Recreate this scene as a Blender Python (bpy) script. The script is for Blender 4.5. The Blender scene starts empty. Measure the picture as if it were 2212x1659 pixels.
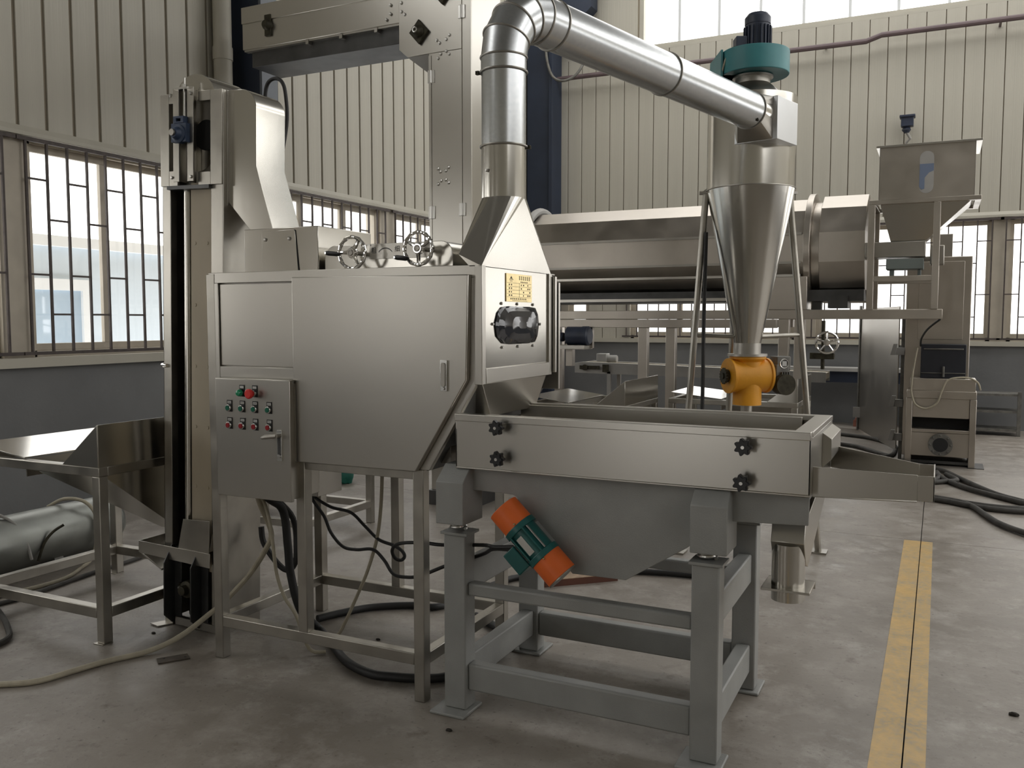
import bpy, bmesh, math, random
from mathutils import Vector, Matrix
random.seed(7)
S = bpy.context.scene
COL = S.collection
R = math.radians

# ------------------------------------------------------------------ camera, world, exposure
cam = bpy.data.cameras.new('camera'); camo = bpy.data.objects.new('camera', cam); COL.objects.link(camo)
camo.location = (0, 0, 1.5)
camo.rotation_euler = (R(90 - 4.135), 0, R(25.935))
cam.sensor_width = 36.0; cam.lens = 36.0 * 1895 / 2212; cam.clip_start = 0.05; cam.clip_end = 200
S.camera = camo
W = bpy.data.worlds.new('overcast_sky'); S.world = W; W.use_nodes = True
bg = W.node_tree.nodes['Background']; bg.inputs[0].default_value = (1.0, 0.985, 0.965, 1); bg.inputs[1].default_value = 2.6
S.view_settings.view_transform = 'Standard'; S.view_settings.look = 'None'
S.view_settings.exposure = 0.50; S.view_settings.gamma = 1.0
S.view_settings.use_curve_mapping = False
S.cycles.use_denoising = True
S.cycles.max_bounces = 10; S.cycles.diffuse_bounces = 5; S.cycles.glossy_bounces = 5; S.cycles.transparent_max_bounces = 12
S.cycles.caustics_reflective = False; S.cycles.caustics_refractive = False
S.cycles.sample_clamp_indirect = 6.0

# hall: left wall X=-6.3, back wall Y=13.7, right wall X=11, rear wall Y=-9, ceiling z=7.4
XL, YB, XR, YR, ZC = -6.3, 13.7, 11.0, -9.0, 7.4
Z0, Z1, ZK = 1.17, 2.93, 5.77           # window sill, window head, clerestory sill

def portal(name, loc, rot, sx, sy):
    l = bpy.data.lights.new(name, 'AREA'); l.shape = 'RECTANGLE'; l.size = sx; l.size_y = sy
    l.cycles.is_portal = True
    o = bpy.data.objects.new(name, l); COL.objects.link(o); o.location = loc; o.rotation_euler = rot
portal('clerestory_portal_back', ((XR - 4.4) / 2, YB + 0.3, 6.5), (R(-90), 0, 0), XR + 4.4, 1.5)
portal('window_portal_left', (XL - 0.3, 3.1, 2.05), (0, R(-90), 0), 1.8, 17.4)
portal('window_portal_back', (2.3, YB + 0.3, 2.05), (R(-90), 0, 0), 17.4, 1.8)
portal('skylight_portal', (2.25, 11.6, ZC + 0.2), (0, 0, 0), 16.5, 2.6)
portal('skylight_portal', (5.5, 5.3, ZC + 0.2), (0, 0, 0), 10.0, 2.6)
portal('clerestory_portal_right', (XR + 0.3, 2.3, 6.5), (0, R(90), 0), 1.5, 22.6)
portal('doorway_portal', (-3.85, YR - 0.3, 1.3), (R(90), 0, 0), 1.5, 2.6)
portal('clerestory_portal_left', (XL - 0.3, -2.05, 6.6), (0, R(-90), 0), 1.6, 10.9)
portal('window_portal_right', (XR + 0.3, 7.4, 2.05), (0, R(90), 0), 1.8, 10.0)

# ------------------------------------------------------------------ materials
def mat(name, col, rough=0.5, metal=0.0, var=0.0, vscale=3.0, rvar=0.0, bump=0.0, bscale=60.0, stretch=(1, 1, 1), col2=None, spec=0.5, coat=0.0, detail=4.0):
    m = bpy.data.materials.new(name); m.use_nodes = True
    nt = m.node_tree; b = nt.nodes['Principled BSDF']
    c = (*col, 1)
    b.inputs['Base Color'].default_value = c; b.inputs['Roughness'].default_value = rough; b.inputs['Metallic'].default_value = metal
    b.inputs['Specular IOR Level'].default_value = spec
    if coat: b.inputs['Coat Weight'].default_value = coat
    if var or rvar or col2:
        tc = nt.nodes.new('ShaderNodeTexCoord'); mp = nt.nodes.new('ShaderNodeMapping'); mp.inputs['Scale'].default_value = stretch
        nz = nt.nodes.new('ShaderNodeTexNoise'); nz.inputs['Scale'].default_value = vscale; nz.inputs['Detail'].default_value = detail
        nt.links.new(tc.outputs['Object'], mp.inputs[0]); nt.links.new(mp.outputs[0], nz.inputs['Vector'])
        ra = nt.nodes.new('ShaderNodeMapRange'); ra.inputs[1].default_value = 0.3; ra.inputs[2].default_value = 0.7
        nt.links.new(nz.outputs['Fac'], ra.inputs[0])
        mx = nt.nodes.new('ShaderNodeMix'); mx.data_type = 'RGBA'
        c2 = col2 or tuple(min(1, k * (1 + var)) for k in col)
        c1 = col if col2 else tuple(k * (1 - var) for k in col)
        mx.inputs[6].default_value = (*c1, 1); mx.inputs[7].default_value = (*c2, 1)
        nt.links.new(ra.outputs[0], mx.inputs[0]); nt.links.new(mx.outputs[2], b.inputs['Base Color'])
        if rvar:
            rr = nt.nodes.new('ShaderNodeMapRange'); rr.inputs[3].default_value = max(0.02, rough - rvar); rr.inputs[4].default_value = rough + rvar
            nt.links.new(nz.outputs['Fac'], rr.inputs[0]); rr.inputs[1].default_value = 0.3; rr.inputs[2].default_value = 0.7
            nt.links.new(rr.outputs[0], b.inputs['Roughness'])
    if bump:
        tc = nt.nodes.new('ShaderNodeTexCoord'); mp = nt.nodes.new('ShaderNodeMapping'); mp.inputs['Scale'].default_value = stretch
        nz = nt.nodes.new('ShaderNodeTexNoise'); nz.inputs['Scale'].default_value = bscale; nz.inputs['Detail'].default_value = 3
        nt.links.new(tc.outputs['Object'], mp.inputs[0]); nt.links.new(mp.outputs[0], nz.inputs['Vector'])
        bp = nt.nodes.new('ShaderNodeBump'); bp.inputs['Strength'].default_value = bump; bp.inputs['Distance'].default_value = 0.01
        nt.links.new(nz.outputs['Fac'], bp.inputs['Height']); nt.links.new(bp.outputs[0], b.inputs['Normal'])
    return m

M = {}
M['steel'] = mat('brushed_stainless', (0.50, 0.48, 0.44), 0.30, 1, var=0.02, vscale=1.5, rvar=0.015, stretch=(1, 1, 1.6), detail=2, bump=0.02, bscale=260)
M['steel_polished'] = mat('polished_stainless', (0.56, 0.54, 0.495), 0.19, 1, var=0.02, vscale=2, rvar=0.02, bump=0.06, bscale=5, detail=2)
M['steel_tube'] = mat('ground_stainless_tube', (0.40, 0.38, 0.34), 0.34, 1, var=0.10, vscale=9, rvar=0.05, detail=2)
M['steel_dull'] = mat('dull_stainless', (0.40, 0.38, 0.345), 0.40, 1, var=0.05, vscale=4, rvar=0.03, detail=2)
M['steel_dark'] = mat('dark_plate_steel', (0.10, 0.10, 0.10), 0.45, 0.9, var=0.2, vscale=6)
M['steel_rubbed'] = mat('weathered_drum_steel', (0.50, 0.46, 0.41), 0.36, 1, var=0.07, vscale=4, rvar=0.06, detail=3)
M['chrome'] = mat('chrome', (0.75, 0.74, 0.72), 0.08, 1)
M['bolt'] = mat('bolt_steel', (0.62, 0.61, 0.58), 0.28, 1)
M['grey_paint'] = mat('grey_hammered_paint', (0.30, 0.305, 0.295), 0.42, 0.0, var=0.08, vscale=8, bump=0.12, bscale=220)
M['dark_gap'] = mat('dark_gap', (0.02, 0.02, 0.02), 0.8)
M['black_plastic'] = mat('black_plastic', (0.012, 0.012, 0.013), 0.38)
M['rubber'] = mat('black_rubber_cable', (0.014, 0.014, 0.014), 0.55)
M['hose_grey'] = mat('dusty_grey_hose', (0.06, 0.057, 0.052), 0.7, var=0.3, vscale=12)
M['cord_cream'] = mat('cream_cable_sleeve', (0.42, 0.38, 0.29), 0.65, var=0.12, vscale=20)
M['orange'] = mat('orange_paint', (0.78, 0.15, 0.025), 0.45, var=0.06, vscale=10)
M['teal'] = mat('teal_green_paint', (0.012, 0.105, 0.10), 0.35, var=0.15, vscale=9)
M['fan_teal'] = mat('blue_green_fan_paint', (0.06, 0.25, 0.27), 0.4, var=0.12, vscale=6)
M['navy_motor'] = mat('navy_motor_paint', (0.035, 0.045, 0.075), 0.42, var=0.2, vscale=8)
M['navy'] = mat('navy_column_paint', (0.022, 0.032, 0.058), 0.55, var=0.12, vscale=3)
M['navy_lit'] = mat('lit_navy_column_paint', (0.16, 0.18, 0.21), 0.5, var=0.08, vscale=3)  # lighter copy of the column navy, light painted onto the flange's lit face
M['blue_cast'] = mat('blue_cast_iron', (0.03, 0.05, 0.10), 0.5, var=0.2, vscale=20)
M['yellow_cast'] = mat('yellow_ochre_paint', (0.74, 0.33, 0.018), 0.48, var=0.14, vscale=7, bump=0.1, bscale=40)
M['gear_grey'] = mat('grease_grey_casting', (0.16, 0.155, 0.14), 0.55, 0.3, var=0.3, vscale=14)
M['grease_dark'] = mat('greasy_dark_iron', (0.05, 0.045, 0.03), 0.55, 0.6, var=0.4, vscale=25)
M['brass'] = mat('brass_nameplate', (0.70, 0.57, 0.30), 0.28, 1, var=0.08, vscale=20)
M['ink'] = mat('etched_ink', (0.10, 0.085, 0.05), 0.6)
M['ink_grey'] = mat('etched_dark_ink', (0.05, 0.05, 0.05), 0.6)
M['acrylic'] = mat('dark_viewing_glass', (0.02, 0.021, 0.026), 0.05, spec=0.5)
M['label_white'] = mat('white_legend_plate', (0.62, 0.62, 0.60), 0.5)
M['btn_green'] = mat('green_button', (0.004, 0.13, 0.075), 0.3)
M['btn_green_lamp'] = mat('green_lamp_lens', (0.01, 0.30, 0.14), 0.2)
M['btn_red'] = mat('dark_red_button', (0.30, 0.012, 0.018), 0.3)
M['btn_estop'] = mat('red_mushroom_button', (0.72, 0.035, 0.03), 0.35)
M['alu'] = mat('aluminium_bezel', (0.72, 0.72, 0.70), 0.25, 1)
M['lit_sheet'] = mat('lit_folded_sheet', (0.66, 0.67, 0.68), 0.38, 1, var=0.03, vscale=6)  # inlet box sheet made brighter to show light falling on its plate
M['belt'] = mat('cream_conveyor_belt', (0.46, 0.40, 0.30), 0.6, var=0.12, vscale=4, stretch=(1, 1, 0.4))
M['wood'] = mat('raw_wood_board', (0.34, 0.24, 0.16), 0.7, var=0.25, vscale=6, stretch=(6, 1, 1))
M['wood_red'] = mat('red_brown_board_edge', (0.10, 0.035, 0.02), 0.6, var=0.2, vscale=8)
M['cream'] = mat('cream_wall_sheet', (0.505, 0.48, 0.41), 0.5, var=0.03, vscale=1.2, bump=0.35, bscale=9, stretch=(9, 9, 0.02))
M['seam_shade'] = mat('seam_shadow_brown', (0.27, 0.23, 0.17), 0.7)  # brown backing between panels stands in for the standing seam shadows
M['trim_cream'] = mat('cream_flashing', (0.49, 0.465, 0.395), 0.5, var=0.05, vscale=3)
M['masonry'] = mat('grey_painted_masonry', (0.165, 0.168, 0.170), 0.6, var=0.16, vscale=1.3, bump=0.15, bscale=25, detail=8)
M['frame_pvc'] = mat('cream_window_frame', (0.50, 0.45, 0.37), 0.5, var=0.08, vscale=6)
M['iron'] = mat('brown_iron_bar', (0.075, 0.06, 0.055), 0.6, var=0.2, vscale=20)
M['pipe_brown'] = mat('mauve_brown_pipe_paint', (0.14, 0.10, 0.105), 0.5, var=0.12, vscale=3)
M['roof'] = mat('grey_roof_sheet', (0.34, 0.34, 0.33), 0.6, var=0.08, vscale=2)
M['outer_wall'] = mat('pale_blue_grey_render', (0.62, 0.70, 0.77), 0.8, var=0.05, vscale=0.6)
M['white_pvc'] = mat('white_window_frame', (0.75, 0.77, 0.78), 0.5)
M['blue_glass'] = mat('blue_grey_window_pane', (0.40, 0.50, 0.60), 0.1)
M['tank'] = mat('galvanised_tank', (0.30, 0.31, 0.29), 0.40, 0.7, var=0.2, vscale=5, rvar=0.1, detail=7)
M['dust_white'] = mat('light_grey_conveyor_paint', (0.42, 0.41, 0.39), 0.5, var=0.08, vscale=6)
M['blue_tint'] = mat('pale_blue_film', (0.20, 0.25, 0.36), 0.3)
M['dark_box'] = mat('dark_charcoal_enamel', (0.018, 0.020, 0.028), 0.45, var=0.2, vscale=5)
M['rust'] = mat('dusty_steel_flat', (0.085, 0.07, 0.055), 0.7, 0.3, var=0.3, vscale=15)
M['bag_green'] = mat('green_plastic_bag', (0.02, 0.16, 0.12), 0.45, var=0.3, vscale=8)
M['bag_grey'] = mat('grey_plastic_bag', (0.16, 0.16, 0.18), 0.4, var=0.3, vscale=8)
M['earth'] = mat('dirt_debris', (0.03, 0.025, 0.02), 0.9)
M['feeder_grey'] = mat('grey_enamel_box', (0.19, 0.22, 0.21), 0.45)
M['brick_red'] = mat('red_clay', (0.25, 0.10, 0.07), 0.85)

def glass():
    m = bpy.data.materials.new('window_glass'); m.use_nodes = True; nt = m.node_tree
    for n in list(nt.nodes): nt.nodes.remove(n)
    o = nt.nodes.new('ShaderNodeOutputMaterial'); mx = nt.nodes.new('ShaderNodeMixShader')
    t = nt.nodes.new('ShaderNodeBsdfTransparent'); t.inputs[0].default_value = (0.955, 0.955, 0.95, 1)
    g = nt.nodes.new('ShaderNodeBsdfGlossy'); g.inputs['Roughness'].default_value = 0.03
    mx.inputs[0].default_value = 0.06
    nt.links.new(t.outputs[0], mx.inputs[1]); nt.links.new(g.outputs[0], mx.inputs[2]); nt.links.new(mx.outputs[0], o.inputs[0])
    return m
M['glass'] = glass()

def galvanised():
    m = mat('galvanised_spangle', (0.60, 0.62, 0.63), 0.27, 1)
    nt = m.node_tree; b = nt.nodes['Principled BSDF']
    tc = nt.nodes.new('ShaderNodeTexCoord'); v = nt.nodes.new('ShaderNodeTexVoronoi'); v.inputs['Scale'].default_value = 110
    nt.links.new(tc.outputs['Object'], v.inputs['Vector'])
    hs = nt.nodes.new('ShaderNodeSeparateColor'); nt.links.new(v.outputs['Color'], hs.inputs[0])
    mx = nt.nodes.new('ShaderNodeMix'); mx.data_type = 'RGBA'
    mx.inputs[6].default_value = (0.54, 0.56, 0.575, 1); mx.inputs[7].default_value = (0.585, 0.60, 0.61, 1)
    nt.links.new(hs.outputs[1], mx.inputs[0]); nt.links.new(mx.outputs[2], b.inputs['Base Color'])
    return m
M['galv'] = galvanised()

def concrete(name, tint=1.0, paint=None):
    m = bpy.data.materials.new(name); m.use_nodes = True; nt = m.node_tree; b = nt.nodes['Principled BSDF']
    tc = nt.nodes.new('ShaderNodeTexCoord')
    def noise(sc, det, rough=0.6):
        n = nt.nodes.new('ShaderNodeTexNoise'); n.inputs['Scale'].default_value = sc; n.inputs['Detail'].default_value = det; n.inputs['Roughness'].default_value = rough
        nt.links.new(tc.outputs['Object'], n.inputs['Vector']); return n
    def ramp(src, a, b_):
        r = nt.nodes.new('ShaderNodeMapRange'); r.inputs[1].default_value = a; r.inputs[2].default_value = b_; nt.links.new(src, r.inputs[0]); return r.outputs[0]
    def mix(f, c1, c2):
        x = nt.nodes.new('ShaderNodeMix'); x.data_type = 'RGBA'
        for i, c in ((6, c1), (7, c2)):
            if isinstance(c, tuple): x.inputs[i].default_value = (*c, 1)
            else: nt.links.new(c, x.inputs[i])
        nt.links.new(f, x.inputs[0]); return x.outputs[2]
    n1, n2, n3, n4 = noise(0.9, 8), noise(5, 9, 0.7), noise(42, 5), noise(2.2, 10, 0.75)
    c = mix(ramp(n1.outputs[0], 0.35, 0.65), (0.190, 0.165, 0.138), (0.300, 0.270, 0.235))
    c = mix(ramp(n2.outputs[0], 0.47, 0.70), c, (0.38, 0.35, 0.315))
    c = mix(ramp(n4.outputs[0], 0.56, 0.76), c, (0.50, 0.475, 0.44))
    n5 = noise(7.5, 6, 0.65); c = mix(ramp(n5.outputs[0], 0.60, 0.74), c, (0.155, 0.130, 0.107))
    c = mix(ramp(n3.outputs[0], 0.60, 0.78), c, (0.085, 0.075, 0.065))
    if paint:
        c = mix(ramp(n2.outputs[0], 0.36, 0.60), paint, mix(ramp(n3.outputs[0], 0.4, 0.6), (0.52, 0.36, 0.15), (0.40, 0.32, 0.20)))
    nt.links.new(c, b.inputs['Base Color'])
    rr = nt.nodes.new('ShaderNodeMapRange'); rr.inputs[3].default_value = 0.30; rr.inputs[4].default_value = 0.55
    nt.links.new(n2.outputs[0], rr.inputs[0]); rr.inputs[1].default_value = 0.3; rr.inputs[2].default_value = 0.7; nt.links.new(rr.outputs[0], b.inputs['Roughness'])
    bp = nt.nodes.new('ShaderNodeBump'); bp.inputs['Strength'].default_value = 0.12; bp.inputs['Distance'].default_value = 0.01
    nt.links.new(n3.outputs[0], bp.inputs['Height']); nt.links.new(bp.outputs[0], b.inputs['Normal'])
    return m
M['concrete'] = concrete('worn_concrete')
M['line_paint'] = concrete('worn_yellow_line_paint', 1.0, (0.66, 0.43, 0.15))

# ------------------------------------------------------------------ mesh helpers (world metres)
class MB:
    def __init__(s): s.v = []; s.f = []; s.m = []; s.k = 0
    def add(s, vs, fs):
        b = len(s.v); s.v += [tuple(v) for v in vs]
        for f in fs: s.f.append([b + i for i in f]); s.m.append(s.k)
        return s
    def mat(s, k): s.k = k; return s
    def box(s, x0, x1, y0, y1, z0, z1):
        return s.add([(x, y, z) for z in (z0, z1) for y in (y0, y1) for x in (x0, x1)], [(0, 2, 3, 1), (4, 5, 7, 6), (0, 1, 5, 4), (2, 6, 7, 3), (0, 4, 6, 2), (1, 3, 7, 5)])
    def obox(s, c, a, b, d):
        c, a, b, d = Vector(c), Vector(a), Vector(b), Vector(d)
        return s.add([c + i * a + j * b + k * d for k in (-1, 1) for j in (-1, 1) for i in (-1, 1)], [(0, 2, 3, 1), (4, 5, 7, 6), (0, 1, 5, 4), (2, 6, 7, 3), (0, 4, 6, 2), (1, 3, 7, 5)])
    def loft(s, r0, r1, caps=True):
        n = len(r0); s.add(list(r0) + list(r1), [(i, (i + 1) % n, n + (i + 1) % n, n + i) for i in range(n)] + ([list(range(n))[::-1], list(range(n, 2 * n))] if caps else []))
        return s
    def prism(s, poly, ax, a, b):
        P = {'y': lambda p, t: (p[0], t, p[1]), 'x': lambda p, t: (t, p[0], p[1]), 'z': lambda p, t: (p[0], p[1], t)}[ax]
        return s.loft([P(p, a) for p in poly], [P(p, b) for p in poly])
    def plate(s, pts, t):
        p = [Vector(q) for q in pts]; n = (p[1] - p[0]).cross(p[2] - p[0]).normalized() * t
        return s.loft(p, [q + n for q in p])
    def cyl(s, p0, p1, r0, r1=None, n=24, caps=True):
        return s.lathe([(r0, 0), (r0 if r1 is None else r1, 1)], p0, p1, n, caps)
    def lathe(s, prof, p0, p1, n=28, caps=True):
        # prof: (radius, t) with t a fraction along p0-p1
        p0, p1 = Vector(p0), Vector(p1); d = p1 - p0; w = d.normalized()
        u = w.orthogonal().normalized(); q = w.cross(u); vs = []; fs = []
        for r, t in prof:
            for i in range(n):
                a = 2 * math.pi * i / n; vs.append(p0 + d * t + (u * math.cos(a) + q * math.sin(a)) * r)
        for k in range(len(prof) - 1):
            for i in range(n): fs.append((k * n + i, k * n + (i + 1) % n, (k + 1) * n + (i + 1) % n, (k + 1) * n + i))
        if caps: fs += [tuple(range(n))[::-1], tuple(range((len(prof) - 1) * n, len(prof) * n))]
        return s.add(vs, fs)
    def tube(s, pts, r, n=10, closed=False):
        P = [Vector(p) for p in pts]; m = len(P); vs = []; fs = []; prev = None
        for i in range(m):
            a = P[(i - 1) % m] if (closed or i > 0) else P[i]; b = P[(i + 1) % m] if (closed or i < m - 1) else P[i]
            t = (b - a).normalized()
            u = t.orthogonal().normalized() if prev is None else (prev - t * prev.dot(t)).normalized()
            prev = u; q = t.cross(u); rr = r[i] if isinstance(r, (list, tuple)) else r
            for k in range(n):
                an = 2 * math.pi * k / n; vs.append(P[i] + (u * math.cos(an) + q * math.sin(an)) * rr)
        for i in range(m if closed else m - 1):
            j = (i + 1) % m
            for k in range(n): fs.append((i * n + k, i * n + (k + 1) % n, j * n + (k + 1) % n, j * n + k))
        if not closed: fs += [tuple(range(n))[::-1], tuple(range((m - 1) * n, m * n))]
        return s.add(vs, fs)
    def ring(s, c, w, R_, r, n=32, k=8):
        w = Vector(w).normalized(); u = w.orthogonal().normalized(); q = w.cross(u); c = Vector(c)
        return s.tube([c + (u * math.cos(2 * math.pi * i / n) + q * math.sin(2 * math.pi * i / n)) * R_ for i in range(n)], r, k, True)
    def rframe(s, ax, a, b, o, i):
        # rectangular ring: o, i = (u0,u1,v0,v1) outer and inner rectangles, extruded a..b along ax
        ou = [(o[0], o[2]), (o[1], o[2]), (o[1], o[3]), (o[0], o[3])]; inn = [(i[0], i[2]), (i[1], i[2]), (i[1], i[3]), (i[0], i[3])]
        P = {'y': lambda p, t: (p[0], t, p[1]), 'x': lambda p, t: (t, p[0], p[1]), 'z': lambda p, t: (p[0], p[1], t)}[ax]
        vs = [P(p, t) for t in (a, b) for L in (ou, inn) for p in L]; fs = []
        for k in range(4):
            j = (k + 1) % 4
            fs += [(k, j, 4 + j, 4 + k), (8 + k, 12 + k, 12 + j, 8 + j), (k, 8 + k, 8 + j, j), (4 + k, 4 + j, 12 + j, 12 + k)]
        return s.add(vs, fs)

ORG = {}
def smoothpts(pts, k=6):
    P = [Vector(p) for p in pts]; out = []
    for i in range(len(P) - 1):
        a, b, c, d = P[max(i - 1, 0)], P[i], P[i + 1], P[min(i + 2, len(P) - 1)]
        for j in range(k):
            t = j / k
            out.append(0.5 * ((2 * b) + (c - a) * t + (2 * a - 5 * b + 4 * c - d) * t * t + (3 * b - a - 3 * c + d) * t ** 3))
    return out + [P[-1]]
def mesh(mb, name, mats, org, angle=32):
    me = bpy.data.meshes.new(name); me.from_pydata([tuple(Vector(v) - org) for v in mb.v], [], mb.f)
    mats = mats if isinstance(mats, (list, tuple)) else [mats]
    for x in mats: me.materials.append(M[x])
    if len(mats) > 1: me.polygons.foreach_set('material_index', mb.m)
    bm = bmesh.new(); bm.from_mesh(me); bmesh.ops.recalc_face_normals(bm, faces=bm.faces); bm.to_mesh(me); bm.free()
    me.polygons.foreach_set('use_smooth', [True] * len(me.polygons)); me.set_sharp_from_angle(angle=R(angle))
    return me
def bevel(o, w):
    if w:
        b = o.modifiers.new('edge', 'BEVEL'); b.width = w; b.segments = 2; b.limit_method = 'ANGLE'; b.angle_limit = R(40); b.harden_normals = False
def part(mb, name, mats, parent, bev=0.0, label=None, angle=32):
    o = bpy.data.objects.new(name, mesh(mb, name, mats, ORG[parent.name], angle)); COL.objects.link(o); o.parent = parent
    ORG[o.name] = ORG[parent.name]; bevel(o, bev)
    if label: o['label'] = label
    return o
def tag(o, label=None, cat=None, group=None, kind=None):
    for k, v in (('label', label), ('category', cat), ('group', group), ('kind', kind)):
        if v: o[k] = v
    return o
def thing(name, label, cat, loc, group=None):
    o = bpy.data.objects.new(name, None); COL.objects.link(o); o.location = loc; ORG[o.name] = Vector(loc); o.empty_display_size = 0.1
    return tag(o, label, cat, group)
def solo(mb, name, mats, label, cat, group=None, kind=None, bev=0.0, angle=32):
    xs, ys, zs = zip(*mb.v); org = Vector(((min(xs) + max(xs)) / 2, (min(ys) + max(ys)) / 2, min(zs)))
    o = bpy.data.objects.new(name, mesh(mb, name, mats, org, angle)); COL.objects.link(o); o.location = org; ORG[o.name] = org; bevel(o, bev)
    return tag(o, label, cat, group, kind)
def struct(mb, name, mats, label=None, bev=0.0):
    o = bpy.data.objects.new(name, mesh(mb, name, mats, Vector((0, 0, 0)))); COL.objects.link(o); ORG[o.name] = Vector((0, 0, 0)); bevel(o, bev)
    return tag(o, label, None, None, 'structure')
def shift(o, d, parent=None):
    c = o.copy(); COL.objects.link(c); c.location = o.location + Vector(d)
    if parent: c.parent = parent
    ORG[c.name] = ORG[o.name]
    return c
def bolt_mb(c, axis, r=0.008, h=0.006):
    c = Vector(c); a = Vector(axis).normalized()
    return MB().lathe([(r, 0), (r, 0.5), (r * 0.6, 1)], c, c + a * h, 8)

# ================================================================== THE HALL
# floor: slabs with recessed joints on a dark bed
fl = struct(MB().box(XL - 0.3, XR + 0.3, YR - 0.3, YB + 0.3, -0.12, -0.02), 'floor', 'dark_gap', 'worn grey concrete slab floor')
jx = [XL - 0.3, -0.068, 6.0, XR + 0.3]; jy = [YR - 0.3, 0.52, 6.53, 12.6, YB + 0.3]
for i in range(len(jx) - 1):
    for j in range(len(jy) - 1):
        g = 0.0025
        part(MB().box(jx[i] + g, jx[i + 1] - g, jy[j] + g, jy[j + 1] - g, -0.1, 0.0), 'concrete_slab', 'concrete', fl)
ln = MB()
ln.box(-0.172, -0.0705, 0.6, 6.505, 0.0, 0.0012).box(-0.0655, 0.004, 0.6, 6.505, 0.0, 0.0012)
solo(ln, 'floor_line', 'line_paint', 'worn yellow painted line on the concrete floor along a joint', 'floor marking')

# left wall
wl = MB().box(XL - 0.25, XL, YR, YB + 0.25, 0, Z0 - 0.03)
wl.mat(1).box(XL - 0.25, XL - 0.02, YR, YB + 0.25, Z1, ZK).box(XL - 0.25, XL - 0.02, 3.4, YB + 0.25, ZK, ZC).box(XL - 0.25, XL - 0.02, YR, -7.5, ZK, ZC)
LU = [(-5.49, -3.24), (-0.49, 1.76), (2.01, 4.26), (4.51, 6.75), (7.01, 9.25), (9.55, 11.75)]     # window openings along Y (pitch 2.5), the first unseen, placed for the door's reflection
edges = [YR] + [e for u in LU for e in u] + [YB + 0.25]
wl.mat(2)
for k in range(0, len(edges), 2): wl.box(XL - 0.25, XL - 0.015, edges[k], edges[k + 1], Z0 - 0.03, Z1)
wall_left = struct(wl, 'wall_left', ['masonry', 'seam_shade', 'frame_pvc'], 'left hall wall of grey masonry below and cream sheet above')
PW = 0.2427
def panels(wall, n, start, ax):
    k = MB()
    if ax == 'y': k.box(XL - 0.02, XL, start + 0.014, start + PW - 0.014, Z1 + 0.03, ZC - 0.01)
    else: k.box(start + 0.006, start + PW - 0.006, YB - 0.0, YB + 0.02, Z1 + 0.03, ZK - 0.02)
    p0 = part(k, 'wall_panel', 'cream', wall, 0.003)
    for i in range(1, n): shift(p0, (0, i * PW, 0) if ax == 'y' else (i * PW, 0, 0))
panels(wall_left, 38, 4.431 - PW, 'y')
part(MB().box(XL - 0.02, XL, YR, 4.431 - PW - 0.014, Z1 + 0.03, ZK - 0.01), 'wall_sheet', 'cream', wall_left)
cl = tag(thing('window_30', 'clerestory glazing high in the left wall', None, (XL, -2.0, ZK)), kind='structure')
part(MB().rframe('x', XL - .13, XL - .03, (-7.5, 3.4, ZK, ZC), (-7.44, 3.34, ZK + .05, ZC - .05)), 'frame', 'trim_cream', cl)
part(MB().box(XL - .081, XL - .075, -7.44, 3.34, ZK + .05, ZC - .05), 'pane', 'glass', cl)
m0 = part(MB().box(XL - .12, XL - .04, -6.82, -6.78, ZK + .05, ZC - .05), 'mullion', 'white_pvc', cl)
for i in range(1, 16): shift(m0, (0, .63 * i, 0))
struct(MB().prism([(XL - 0.02, 2.90), (XL + 0.035, 2.90), (XL + 0.035, 2.93), (XL + 0.004, 2.975), (XL - 0.02, 2.975)], 'y', YR, YB), 'trim_1', 'trim_cream', 'cream flashing strip above the left wall windows')
struct(MB().box(XL - 0.2, XL + 0.05, YR, YB, Z0 - 0.03, Z0 + 0.045), 'trim_2', 'trim_cream', 'cream window sill along the left wall')

# back wall
BU = [(-5.62, -5.25), (-4.53, -1.95), (-1.66, 0.62), (0.82, 3.1), (3.55, 4.45), (5.85, 8.1), (8.35, 10.6)]  # narrow unseen opening near the middle added for the hood's bright reflection
wb = MB().box(XL - 0.25, XR + 0.25, YB, YB + 0.25, 0, Z0 - 0.02)
wb.mat(1).box(XL - 0.25, XR + 0.25, YB + 0.02, YB + 0.25, Z1, ZK)
edges = [XL - 0.25] + [e for u in BU for e in u] + [XR + 0.25]
wb.mat(2)
for k in range(0, len(edges), 2): wb.box(edges[k], edges[k + 1], YB + 0.02, YB + 0.25, Z0 - 0.02, Z1)
wb.mat(1).box(XL - 0.25, -4.43, YB + 0.02, YB + 0.25, ZK, ZC)
wb.mat(3).box(-4.43, XR + 0.25, YB + 0.0, YB + 0.25, ZK - 0.02, ZK + 0.02)
wall_back = struct(wb, 'wall_back', ['masonry', 'seam_shade', 'frame_pvc', 'trim_cream'], 'back hall wall of grey masonry below and cream sheet above')
panels(wall_back, 31, -5.631 - PW * 2, 'x')
part(MB().box(-5.631 + PW * 29, XR, YB, YB + 0.02, Z1 + 0.03, ZK - 0.02), 'wall_sheet', 'cream', wall_back)
part(MB().box(XL, -4.45, YB, YB + 0.02, ZK - 0.02, ZC), 'wall_sheet', 'cream', wall_back)
p0 = part(MB().box(-5.24, -5.01, YB, YB + 0.02, Z0, Z1), 'wall_panel', 'cream', wall_back, 0.003)
for d in (0.24, 0.48): shift(p0, (d, 0, 0))
struct(MB().prism([(YB + 0.02, 2.90), (YB - 0.035, 2.90), (YB - 0.035, 2.93), (YB - 0.004, 2.975), (YB + 0.02, 2.975)], 'x', XL, XR), 'trim_3', 'trim_cream', 'cream flashing strip above the back wall windows')
struct(MB().box(XL, XR, YB - 0.05, YB + 0.2, Z0 - 0.02, Z0 + 0.045), 'trim_4', 'trim_cream', 'cream window sill along the back wall')
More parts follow.
